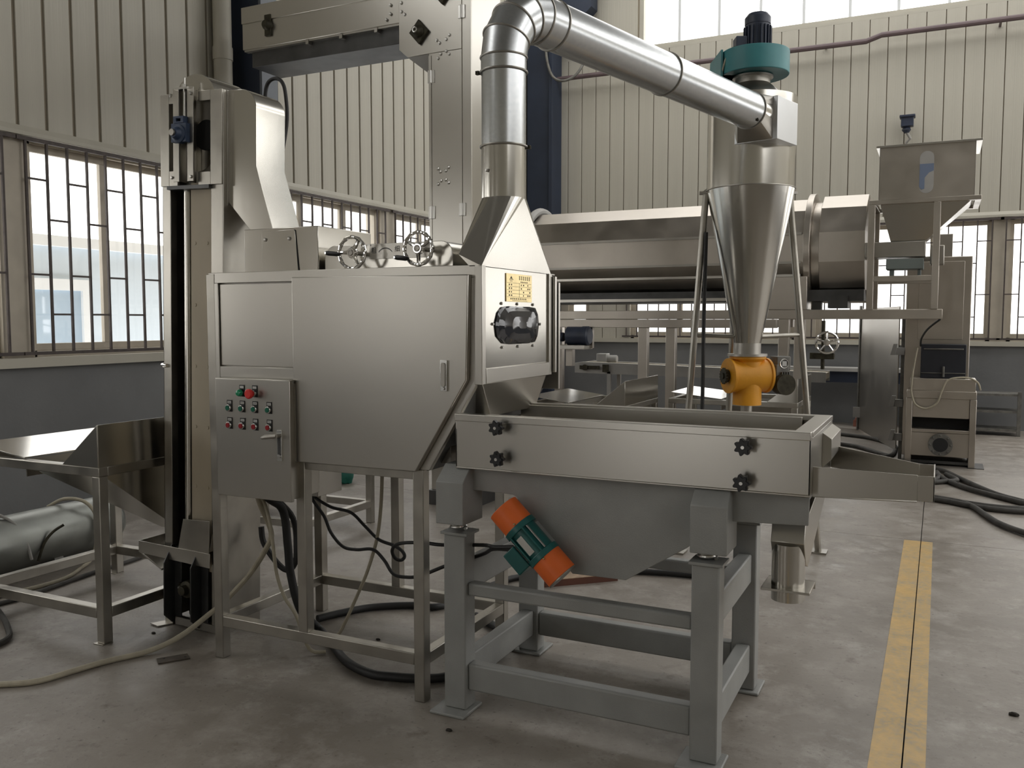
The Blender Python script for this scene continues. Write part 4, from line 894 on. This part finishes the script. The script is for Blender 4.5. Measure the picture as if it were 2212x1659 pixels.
solo(MB().tube(smoothpts([(-3.9, 1.95, .013), (-3.6, 2.12, .013), (-3.415, 2.227, .013), (-3.309, 2.314, .013), (-3.269, 2.457, .013), (-3.232, 2.589, .013), (-3.156, 2.746, .016), (-3.10, 2.88, .05), (-3.055, 3.02, .12), (-3.0, 3.07, .18), (-2.876, 3.1, .313), (-2.775, 3.1, .446), (-2.743, 3.1, .525), (-2.760, 3.05, .664), (-2.70, 2.95, .78)], 8), .0125, 10), 'supply_cable', 'cord_cream', 'long cream sleeved cable running from the control box across the floor', 'cable')
solo(MB().tube(smoothpts([(-2.70, 2.93, .78), (-2.738, 3.05, .676), (-2.705, 3.05, .583), (-2.689, 3.05, .478), (-2.671, 3.05, .352), (-2.628, 3.05, .251), (-2.563, 3.05, .175), (-2.5, 3.06, .03), (-2.44, 3.1, .012)]), .008, 8), 'thin_cable', 'cord_cream', 'thin cream cable hanging beside the thick black cable under the control box', 'cable')
solo(MB().tube(smoothpts([(-2.19, 3.2, .93), (-2.193, 3.2, .853), (-2.202, 3.2, .686), (-2.224, 3.2, .538), (-2.276, 3.2, .384), (-2.341, 3.2, .248), (-2.435, 3.2, .072), (-2.50, 3.2, .010)]), .008, 8), 'thin_cable', 'cord_cream', 'thin cream cable hanging under the large cabinet door', 'cable')
solo(MB().tube(smoothpts([(-2.714, 2.96, .80), (-2.714, 3.05, .70), (-2.714, 3.15, .62), (-2.689, 3.15, .455), (-2.676, 3.15, .325), (-2.646, 3.18, .15), (-2.632, 3.30, .022), (-2.442, 3.156, .020), (-2.269, 3.028, .020), (-2.106, 2.968, .020), (-1.999, 2.983, .020), (-1.897, 3.017, .020), (-1.80, 3.084, .020), (-1.72, 3.3, .020), (-1.80, 3.62, .020), (-2.05, 3.80, .02)], 8), .019, 12), 'thick_cable', 'rubber', 'thick black cable dropping from the control box and curving along the floor', 'cable')
solo(MB().tube(smoothpts([(-2.74, 3.42, .019), (-2.696, 3.526, .019), (-2.62, 3.659, .019), (-2.511, 3.753, .019), (-2.396, 3.817, .019), (-2.284, 3.864, .019), (-2.214, 4.28, .019), (-2.10, 4.55, .019), (-1.6, 4.9, .019), (-1.0, 5.0, .019)]), .018, 12), 'floor_cable', 'rubber', 'thick black cable lying on the floor behind the cabinet rails', 'cable')
solo(MB().tube(smoothpts([(-2.937, 3.25, .50), (-2.925, 3.25, .426), (-2.867, 3.25, .354), (-2.797, 3.25, .306), (-2.748, 3.25, .323), (-2.724, 3.25, .394), (-2.74, 3.25, .56), (-2.73, 3.1, .70), (-2.6, 2.95, .775)]), .014, 10), 'sagging_cable', 'rubber', 'black cable sagging in a V between elevator and control box', 'cable')
solo(MB().tube(smoothpts([(-2.66, 3.3, .70), (-2.654, 3.3, .665), (-2.534, 3.274, .63), (-2.402, 3.248, .622), (-2.302, 3.222, .571), (-2.214, 3.196, .529), (-2.119, 3.171, .519), (-2.059, 3.145, .508), (-2.028, 3.119, .493), (-2.03, 3.093, .483), (-2.043, 3.067, .498), (-2.039, 3.041, .535), (-2.001, 3.015, .571), (-1.93, 2.989, .594), (-1.825, 2.964, .610), (-1.735, 2.945, .617), (-1.53, 2.90, .650), (-1.45, 2.83, .668), (-1.33, 2.80, .69)]), .0075, 8), 'motor_cable', 'rubber', 'black cable with a small loop running to the vibration motor', 'cable')
solo(MB().tube(smoothpts([(-2.67, 3.3, .70), (-2.66, 3.3, .647), (-2.571, 3.269, .584), (-2.508, 3.237, .52), (-2.419, 3.206, .472), (-2.319, 3.174, .476), (-2.209, 3.143, .497), (-2.128, 3.111, .467), (-2.06, 3.08, .423), (-1.969, 3.049, .429), (-1.882, 3.017, .456), (-1.735, 2.975, .527), (-1.56, 2.94, .60), (-1.46, 2.85, .655), (-1.34, 2.80, .675)]), .0075, 8), 'motor_cable', 'rubber', 'lower wavy black cable running to the vibration motor', 'cable')
fp = MB().plate([(-3.077, 2.721, .0), (-3.0, 2.825, .0), (-2.945, 2.79, .0), (-3.025, 2.685, .0)][::-1], .006)
fpo = solo(fp, 'steel_flat', 'rust', 'small rusty flat bar with two holes on the floor in front of the cabinet', 'steel plate', bev=.001)
if fpo.location.z < 0: fpo.location.z = 0.0
for px, py in ((-3.045, 2.735), (-2.975, 2.79)): part(MB().cyl((px, py, fpo.location.z + .006), (px, py, fpo.location.z + .0068), .005, n=10), 'hole', 'dark_gap', fpo)

# ================================================================== BUCKET ELEVATOR TOWER (centre, behind)
tw = thing('elevator_tower', 'tall stainless bucket elevator tower with diamond bearing and overhead arm', 'elevator', (-3.5, 6.35, 0))
X0, X1, Y0, Y1 = -3.70, -3.316, 6.10, 6.60
part(MB().box(X0, X1, Y0 + .004, Y1, .12, 6.2), 'tower_casing', 'steel', tw, 0.003)
part(MB().box(X0 - .02, X1 + .02, Y0 - .02, Y1 + .02, .0, .12), 'tower_base', 'steel_dark', tw, 0.003)
part(MB().box(X0 + .001, -3.675, Y0 - .004, Y0 + .004, .3, 3.585), 'front_panel', 'steel', tw, 0.001)
part(MB().box(-3.669, -3.398, Y0 - .006, Y0 + .004, .3, 3.60), 'front_door', 'steel', tw, 0.001)
part(MB().box(-3.392, X1 - .001, Y0 - .005, Y0 + .004, .3, 6.2), 'front_panel', 'steel', tw, 0.001)
part(MB().prism([(-3.972, 6.2), (-3.972, 3.665), (-3.893, 3.598), (-3.705, 3.602), (-3.398, 3.602), (-3.398, 6.2)], 'y', Y0 - .006, Y1), 'head_casing', 'steel', tw, 0.003)
part(MB().plate([(-3.893, Y0, 3.597), (-3.70, Y0, 3.60), (-3.70, Y0 + .25, 3.44), (-3.80, Y0 + .2, 3.50)], .004), 'head_underside', 'steel_dull', tw)
bo = None
def tbolts(lst):
    for x, z in lst: part(bolt_mb((x, Y0 - .006, z), (0, -1, 0), .013, .012), 'bolt', 'bolt', tw)
tbolts([(-3.62, 3.695), (-3.595, 3.67), (-3.535, 3.69), (-3.505, 3.72), (-3.61, 3.555), (-3.585, 3.585), (-3.535, 3.60), (-3.51, 3.575)])
tbolts([(-3.615, 2.70), (-3.595, 2.675), (-3.545, 2.68), (-3.52, 2.705), (-3.615, 2.58), (-3.59, 2.605), (-3.545, 2.61), (-3.52, 2.585)])
tbolts([(-3.945, 4.03), (-3.945, 3.96), (-3.915, 3.935)])
for x, z in ((-3.672, 3.42), (-3.395, 3.88), (-3.672, 2.36), (-3.395, 2.37)):
    part(MB().box(x - .03, x + .03, Y0 - .014, Y0 - .004, z - .05, z + .05).cyl((x, Y0 - .016, z - .05), (x, Y0 - .016, z + .05), .008, n=10), 'hinge', 'bolt', tw, 0.002)
def diamond(x, z, s, m='blue_cast'):
    b = MB().prism([(x - s, z), (x, z - s * 1.1), (x + s, z), (x, z + s * 1.1)], 'y', Y0 - .035, Y0 - .006).lathe([(.05, 0), (.042, .6), (.03, 1)], (x, Y0 - .03, z), (x, Y0 - .09, z), 20)
    o = part(b, 'flange_bearing', 'grease_dark', tw, 0.004)
    part(MB().ring((x, Y0 - .09, z), (0, 1, 0), .018, .006, 16, 6), 'shaft_end', 'bolt', o)
diamond(-3.772, 3.775, .088); diamond(-3.56, 4.05, .088)
# overhead arm
part(MB().box(-5.61, -3.97, Y0, Y0 + .45, 3.88, 4.20), 'arm_casing', 'steel', tw, 0.004)
part(MB().box(-5.61, -3.97, Y0 - .012, Y0 + .004, 4.10, 4.24), 'arm_cover', 'steel', tw, 0.003)
part(MB().box(-5.55, -3.975, Y0 + .05, Y0 + .43, 3.735, 3.875), 'arm_lower_tray', 'steel_dark', tw, 0.003)  # dark steel here paints in the shade below the arm
part(MB().box(-5.60, -3.975, Y0 + .01, Y0 + .06, 3.865, 3.885), 'arm_angle', 'steel_dull', tw)
for x in (-4.9, -4.55, -4.2): part(MB().box(x - .015, x + .015, Y0 + .0, Y0 + .05, 3.84, 3.875), 'arm_lug', 'steel_dull', tw)
ab = MB().lathe([(.05, 0), (.045, .6), (.03, 1)], (-5.31, Y0, 4.05), (-5.31, Y0 - .06, 4.05), 20).box(-5.345, -5.275, Y0 - .02, Y0, 3.96, 4.14)
part(ab, 'arm_bearing', 'grease_dark', tw, 0.004)
tbolts([(-4.05, 4.03), (-4.05, 3.96), (-4.09, 3.92)])

# ================================================================== ROTARY DRUM LINE (far right)
dm = thing('rotary_drum', 'long stainless drum with faceted cover on a raised beam frame', 'drum machine', (-2.2, 9.5, 0))
DY, DZ, DR = 9.55, 2.21, .53
def ngon(r, n=12, off=15, x=0): return [(DY + r * math.cos(R(off + 360 / n * i)), DZ + r * math.sin(R(off + 360 / n * i))) for i in range(n)]
part(MB().prism(ngon(DR), 'x', -4.25, -1.22), 'drum_cover', 'steel_rubbed', dm, 0.004, angle=10)
part(MB().prism(ngon(DR + .02), 'x', -1.08, -.66), 'drum_cover', 'steel_rubbed', dm, 0.004, angle=10)
part(MB().cyl((-1.22, DY, DZ), (-1.16, DY, DZ), DR + .05, n=48).cyl((-1.16, DY, DZ), (-1.08, DY, DZ), DR - .04, n=48), 'drum_flange', 'steel_rubbed', dm, 0.004)
part(MB().cyl((-4.25, DY, DZ), (-4.60, DY, DZ), DR + .02, n=48), 'drum_end', 'steel_rubbed', dm, 0.004)
part(MB().ring((-4.24, DY, DZ), (1, 0, 0), DR + .03, .045, 48, 10), 'drum_hoop', 'dust_white', dm)
for z, r_ in ((DZ + .14, .5), (DZ - .14, .5)):
    part(MB().box(-4.2, -1.24, DY - DR - .004, DY - DR + .03, z - .012, z + .012), 'cover_strip', 'steel_dull', dm)
part(MB().box(-4.2, -1.24, 9.0, 9.1, 1.93, 1.955).box(-4.2, -1.24, 9.02, 9.04, 1.70, 1.73), 'cover_lip', 'steel', dm)
part(MB().box(-4.2, -.66, 9.05, 10.0, 1.69, 1.80), 'drum_tray', 'steel_dark', dm)
for y in (8.95, 10.05):
    part(MB().box(-4.5, .02, y, y + .1, 1.515, 1.605), 'beam', 'steel_rubbed', dm, 0.004)
    part(MB().box(-4.5, -1.45, y, y + .1, 1.425, 1.512), 'beam', 'steel_rubbed', dm, 0.004)
    for x in (-4.3, -2.87, -2.57, -1.43, -1.28):
        if y > 9 and x in (-2.57, -1.28): continue
        part(MB().box(x, x + .1, y + .003, y + .09, 0, 1.425 if x < -1.5 else 1.515), 'post', 'steel_rubbed', dm, 0.004)
part(MB().box(-1.55, -1.17, 8.96, 9.3, 1.605, 1.93), 'drive_box', 'steel_rubbed', dm, 0.006)
part(MB().box(-1.14, -1.05, 9.1, 9.2, 1.605, 1.75).box(-.98, -.80, 9.0, 9.3, 1.62, 1.74), 'roller_bracket', 'steel_dark', dm)
# small drive motor on a bracket
part(MB().box(-3.86, -3.42, 8.80, 9.06, 1.19, 1.235), 'motor_shelf', 'steel', dm, 0.003)
part(MB().box(-3.70, -3.62, 8.96, 9.04, 1.0, 1.45).box(-3.45, -3.40, 9.0, 9.05, 1.20, 1.45), 'shelf_post', 'steel_rubbed', dm, 0.003)
part(MB().lathe([(.06, 0), (.10, .05), (.10, .7), (.105, .7), (.105, .93), (.085, 1)], (-3.66, 8.90, 1.335), (-3.39, 8.90, 1.335), 28), 'drive_motor', 'navy_motor', dm)
part(MB().box(-3.98, -3.76, 8.85, 9.0, 1.24, 1.40).cyl((-3.92, 8.92, 1.32), (-3.70, 8.92, 1.32), .05, n=16), 'gear_unit', 'navy_motor', dm, 0.01)
# screw jack with handwheel
jk = part(MB().cyl((-1.005, 8.93, 1.03), (-1.005, 8.93, 1.50), .018, n=12).box(-1.12, -.90, 8.88, 8.98, 1.13, 1.19), 'screw_jack', 'grease_dark', dm, 0.003)
w = MB().ring((-.96, 8.84, 1.29), (0.15, -1, 0), .10, .012, 32, 8).cyl((-.96, 8.86, 1.29), (-.96, 8.82, 1.29), .03, n=16)
for k in range(5):
    a = 2 * math.pi * k / 5 + .3; w.tube([(-.96, 8.84, 1.29), (-.96 + .1 * math.cos(a), 8.84 + .015 * math.cos(a), 1.29 + .1 * math.sin(a))], .010, 6)
part(w, 'handwheel', 'chrome', jk)
# feed hopper on the frame end
fh = thing('feed_hopper', 'square stainless hopper with slot window on posts at the drum end', 'hopper', (-.15, 9.3, 1.6))
hx0, hx1, hy0, hy1 = -.55, .245, 8.95, 9.62
b = MB().box(hx0, hx1, hy0, hy0 + .006, 2.61, 3.105).box(hx0, hx1, hy1 - .006, hy1, 2.61, 3.105).box(hx0, hx0 + .006, hy0, hy1, 2.61, 3.105).box(hx1 - .006, hx1, hy0, hy1, 2.61, 3.105)
part(b, 'hopper_bin', 'steel_rubbed', fh, 0.002)
part(MB().rframe('z', 3.095, 3.115, (hx0 - .03, hx1 + .05, hy0 - .02, hy1 + .03), (hx0 + .006, hx1 - .006, hy0 + .006, hy1 - .006)), 'bin_rim', 'steel', fh, 0.002)
sl = [(-.15 + .06 * math.cos(R(a)), 2.98 + .06 * math.sin(R(a))) for a in range(0, 181, 15)] + [(-.15 + .06 * math.cos(R(a)), 2.72 + .06 * math.sin(R(a))) for a in range(180, 361, 15)]
part(MB().prism(sl, 'y', hy0 - .004, hy0), 'slot_window', 'dust_white', fh)
sl2 = [(-.208, 2.925), (-.092, 2.925), (-.092, 2.86), (-.13, 2.845), (-.165, 2.80), (-.165, 2.70), (-.19, 2.695), (-.208, 2.72)]
part(MB().prism(sl2, 'y', hy0 - .006, hy0 - .004), 'window_film', 'blue_tint', fh)
part(MB().rframe('z', 2.575, 2.615, (-.63, .30, 8.91, 9.66), (-.57, .25, 8.97, 9.60)), 'top_frame', 'steel_rubbed', fh, 0.003)
for x, y in ((-.63, 8.91), (-.08, 8.91), (-.63, 9.60), (-.08, 9.60)):
    part(MB().box(x, x + .058, y, y + .058, 1.606, 2.575), 'post', 'steel_rubbed', fh, 0.003)
part(MB().box(-.575, -.08, 8.915, 8.96, 1.865, 1.915), 'post_rail', 'steel_rubbed', fh, 0.003)
part(MB().box(-.575, -.08, 9.605, 9.65, 1.865, 1.915), 'post_rail', 'steel_rubbed', fh, 0.003)
part(MB().loft([(-.54, 8.98, 2.60), (.24, 8.98, 2.60), (.24, 9.59, 2.60), (-.54, 9.59, 2.60)], [(-.44, 9.05, 2.24), (-.14, 9.05, 2.24), (-.14, 9.30, 2.24), (-.44, 9.30, 2.24)]), 'hopper_cone', 'steel_polished', fh, 0.003)
part(MB().box(-.66, -.14, 9.0, 9.3, 2.09, 2.235), 'screw_feeder', 'steel_dull', fh, 0.006)
part(MB().box(-.47, -.15, 8.97, 9.2, 1.975, 2.075).box(-.44, -.40, 9.0, 9.1, 1.915, 1.975).box(-.2, -.17, 9.0, 9.1, 1.915, 1.975), 'vibrator_box', 'feeder_grey', fh, 0.008)
part(MB().box(-.10, .02, 9.1, 9.3, 2.02, 2.20).box(-.18, -.08, 9.15, 9.25, 2.06, 2.10), 'feeder_motor', 'steel_dull', fh, 0.01)

# tall cabinet and burner unit
cbn = thing('tall_cabinet', 'tall dull steel cabinet under the hopper at the far right', 'cabinet', (0, 10.9, 0))
part(MB().box(-.33, .29, 10.35, 11.5, .05, 2.17), 'cabinet_shell', 'steel_rubbed', cbn, 0.006)
part(MB().box(-.21, .22, 10.34, 10.35, 1.30, 2.12), 'cabinet_panel', 'steel_rubbed', cbn, 0.003)
part(MB().box(-.08, .10, 10.5, 10.8, 2.17, 2.42), 'cabinet_stack', 'steel_dull', cbn, 0.005)
part(MB().box(-.365, -.33, 10.36, 10.42, .0, 1.62), 'door_post', 'gear_grey', cbn, 0.002)
for z in (1.18, .62, .25): part(MB().box(-.45, -.33, 10.33, 10.36, z - .05, z + .03).prism([(-.47, z - .05), (-.42, z - .05), (-.40, z + .07), (-.44, z + .07)], 'y', 10.30, 10.33), 'hinge', 'dust_white', cbn, 0.002)
dsh = thing('sheet_door', 'open dull grey sheet steel door left of the tall cabinet', 'door panel', (-.65, 11.5, 0))
part(MB().plate([(-.96, 12.90, .02), (-.40, 10.85, .02), (-.40, 10.85, 1.66), (-.96, 12.90, 1.66)], .012), 'door_sheet', 'steel_dull', dsh, 0.002)
part(MB().obox((-.97, 12.88, .85), (.01, -.035, 0), (.012, .004, 0), (0, 0, .85)), 'door_stile', 'gear_grey', dsh)
for z in (.25,): part(MB().obox((-.98, 12.80, z), (.05, 0, 0), (0, .02, 0), (0, 0, .07)), 'hinge', 'dust_white', dsh)
bu = thing('burner_unit', 'dusty steel burner box with a round port below the tall cabinet', 'burner', (.05, 10.1, 0))
bx0, bx1, by0, by1 = -.285, .36, 9.98, 10.33
fr = MB()
for x in (bx0 - .003, bx1 - .057): fr.box(x, x + .06, by0 - .004, by1 - .004, 0, .698)
part(fr.box(bx0, bx1, by0, by1, .70, .78).box(bx0 + .002, bx1 - .002, by0 + .02, by1 - .002, .10, .343).box(bx0 + .001, bx1 - .001, by0 + .015, by1 - .001, .344, .38), 'burner_frame', 'steel_rubbed', bu, 0.004)
part(MB().box(bx0 + .06, bx1 - .06, by0 + .02, by1, .50, .70), 'burner_panel', 'steel_rubbed', bu, 0.003)
part(MB().box(bx0 + .06, bx1 - .06, by0 + .15, by1, .38, .50), 'burner_slot', 'dark_gap', bu)
part(MB().box(bx0 + .03, bx1 - .01, by0 + .01, by1 - .02, .78, .905), 'burner_top', 'steel_rubbed', bu, 0.004)
part(MB().cyl((.045, by0 + .02, .225), (.045, by0 - .01, .225), .115, n=32), 'port_flange', 'gear_grey', bu, 0.002)
part(MB().cyl((.045, by0 - .0101, .225), (.045, by0 - .012, .225), .072, n=28), 'port_hole', 'dark_gap', bu)
for k in range(8):
    a = 2 * math.pi * k / 8; part(bolt_mb((.045 + .096 * math.cos(a), by0 - .01, .225 + .096 * math.sin(a)), (0, -1, 0), .010, .008), 'bolt', 'gear_grey', bu)
part(MB().box(bx1 - .06, bx1 + .09, by0 - .02, by1, 0, .006).box(bx0, bx1, by0 + .05, by1, .02, .05), 'burner_sill', 'steel_dark', bu)
bk = solo(MB().mat(0).box(-.165, .255, 10.05, 10.3, .905, 1.255).mat(1).box(-.14, .23, 10.04, 10.05, 1.20, 1.215).box(-.16, .25, 10.04, 10.05, .955, .965).cyl((.05, 10.03, .92), (.05, 10.03, 1.03), .012, n=10), 'control_cabinet', ['dark_box', 'gear_grey'], 'dark navy box standing on the burner unit', 'electrical box', bev=.006)
solo(MB().tube(smoothpts([(-.20, 10.0, 1.22), (-.23, 9.98, 1.0), (-.24, 9.96, .86), (-.24, 9.95, .76), (-.20, 9.93, .64), (-.10, 9.92, .60), (0, 9.92, .66), (.04, 9.92, .78), (.10, 9.93, .90), (.26, 9.95, .925), (.36, 9.96, .88), (.39, 9.97, .80)]), .010, 8), 'burner_cable', 'cord_cream', 'pale cable looped across the front of the burner unit', 'cable')
solo(MB().tube(smoothpts([(.0, 9.02, 1.51), (-.10, 9.3, 1.42), (-.16, 9.8, 1.32), (-.17, 10.02, 1.24)]), .010, 8), 'feeder_cable', 'rubber', 'dark cable hanging from the beam end to the navy box', 'cable')

# long light grey conveyor by the back wall
cv = thing('belt_conveyor', 'long light grey belt conveyor near the back wall', 'conveyor', (-3.0, 11.1, 0))
part(MB().prism([(-4.41, .80), (-4.41, .93), (-4.30, .95), (-1.2, .885), (-1.2, .76)], 'y', 11.0, 11.04), 'side_rail', 'dust_white', cv, 0.003)
part(MB().prism([(-4.41, .80), (-4.41, .93), (-4.30, .95), (-1.2, .885), (-1.2, .76)], 'y', 11.4, 11.44), 'side_rail', 'dust_white', cv, 0.003)
part(MB().prism([(-4.38, .86), (-4.38, .935), (-1.2, .872), (-1.2, .80)], 'y', 11.04, 11.40), 'conveyor_belt', 'belt', cv)
part(MB().cyl((-4.25, 10.99, .875), (-4.25, 10.96, .875), .04, n=20).box(-4.33, -4.05, 10.975, 10.99, .85, .90).box(-4.0, -3.92, 10.96, 10.99, .82, .92), 'tail_bearing', 'grease_dark', cv)
part(MB().box(-4.12, -3.98, 11.05, 11.2, .955, 1.06).cyl((-3.99, 11.12, .99), (-3.85, 11.12, .99), .05, n=16), 'conveyor_motor', 'dust_white', cv, 0.008)
for x in (-3.95, -1.6):
    for y in (11.0, 11.4): part(MB().box(x, x + .05, y, y + .04, 0, .83), 'leg', 'dust_white', cv, 0.002)
solo(MB().mat(0).box(-2.05, .2, 13.2, 13.6, .78, .83).mat(1).box(-2.0, -1.94, 13.25, 13.55, 0, .78).box(.08, .14, 13.25, 13.55, 0, .78).box(-2.0, .14, 13.3, 13.5, .62, .78), 'wall_bench', ['dust_white', 'navy'], 'low dark bench with pale top along the back wall', 'bench')
rk = thing('low_rack', 'low grey steel rack on the floor against the back wall', 'rack', (.62, 13.2, 0))
for z in (.06, .30, .52): part(MB().box(.28, .98, 13.0, 13.4, z, z + .03), 'rack_shelf', 'gear_grey', rk)
for x in (.28, .94): part(MB().box(x - .002, x + .042, 12.995, 13.035, 0, .58), 'rack_post', 'gear_grey', rk)
solo(MB().box(-1.06, -.86, 13.25, 13.38, 0, .09).box(-1.03, -.90, 13.2, 13.3, .09, .13), 'red_brick', 'brick_red', 'red brick lying at the foot of the back wall', 'brick', bev=.004)

# coiled black hose on the floor at right
def hose(pts, label, r=.022): return solo(MB().tube(smoothpts([(x, y, .024) for x, y in pts]), r, 12), 'floor_hose', 'hose_grey', label, 'hose')
hose([(-1.5, 12.4), (-1.127, 12.1), (-.746, 11.85), (-.45, 11.3), (-.41, 10.8), (-.44, 10.4), (-.55, 10.2)], 'grey hose curving on the floor in front of the open sheet door')
hose([(-1.2, 11.2), (-.85, 11.0), (-.6, 10.6), (-.45, 10.35)], 'short grey hose on the floor behind the sieve outlet')
hose([(-.35, 9.95), (-.1, 9.78), (.08, 9.55), (.22, 9.15), (.36, 8.75), (.50, 8.42), (.66, 8.2), (.82, 7.98), (.74, 7.80), (.50, 7.76), (.28, 7.82), (.10, 7.95), (-.05, 8.0), (-.3, 8.02)], 'outer loop of the coiled grey hose right of the sieve')
hose([(.02, 9.3), (.12, 8.95), (.28, 8.62), (.48, 8.35), (.70, 8.05), (.62, 7.88), (.40, 7.87), (.15, 7.98)], 'inner loop of the coiled grey hose right of the sieve')
hose([(-.2, 8.15), (.05, 8.05), (.22, 7.93), (.30, 7.75), (.36, 7.5), (.44, 7.22), (.58, 6.98), (.85, 6.7), (1.2, 6.6)], 'free end of the grey hose trailing out of the picture')
hose([(.10, 9.35), (.19, 9.05), (.08, 8.92), (-.02, 8.85), (.04, 9.15), (.02, 9.45)], 'small kinked bend of the grey hose')
# bag and debris
bg_ = thing('plastic_sack', 'grey and green plastic sack on the floor behind the machine legs', 'sack', (-4.95, 6.55, 0))
def lump(c, s, seed):
    rnd = random.Random(seed); bm = bmesh.new(); bmesh.ops.create_icosphere(bm, subdivisions=3, radius=1)
    vs = []
    for v in bm.verts:
        k = 1 + .12 * math.sin(5 * v.co.x + seed) * math.cos(4 * v.co.y) + .06 * math.sin(9 * v.co.z + 3 * v.co.x)
        vs.append((c[0] + v.co.x * s[0] * k, c[1] + v.co.y * s[1] * k, max(0.0, c[2] + v.co.z * s[2] * k)))
    fs = [[v.index for v in f.verts] for f in bm.faces]; bm.free(); return MB().add(vs, fs)
part(lump((-5.05, 6.5, .09), (.14, .12, .10), 1), 'sack_body', 'bag_grey', bg_)
part(lump((-4.90, 6.56, .08), (.07, .08, .10), 4), 'sack_top', 'bag_green', bg_)
dbs = [((-1.57, 2.70), .013, 'dark crumb of dirt on the floor in front of the sieve foot'), ((.30, 3.75), .018, 'dark crumb of dirt on the floor at the far right'), ((-3.35, 2.95), .012, 'tiny dark chip on the floor beside the elevator foot'), ((-2.33, 3.35), .012, 'tiny dark chip on the floor under the cabinet')]
for i, ((x, y), s, lb) in enumerate(dbs): solo(lump((x, y, s * .25), (s, s * .6, s * .45), i + 2), 'debris', 'earth', lb, 'debris')
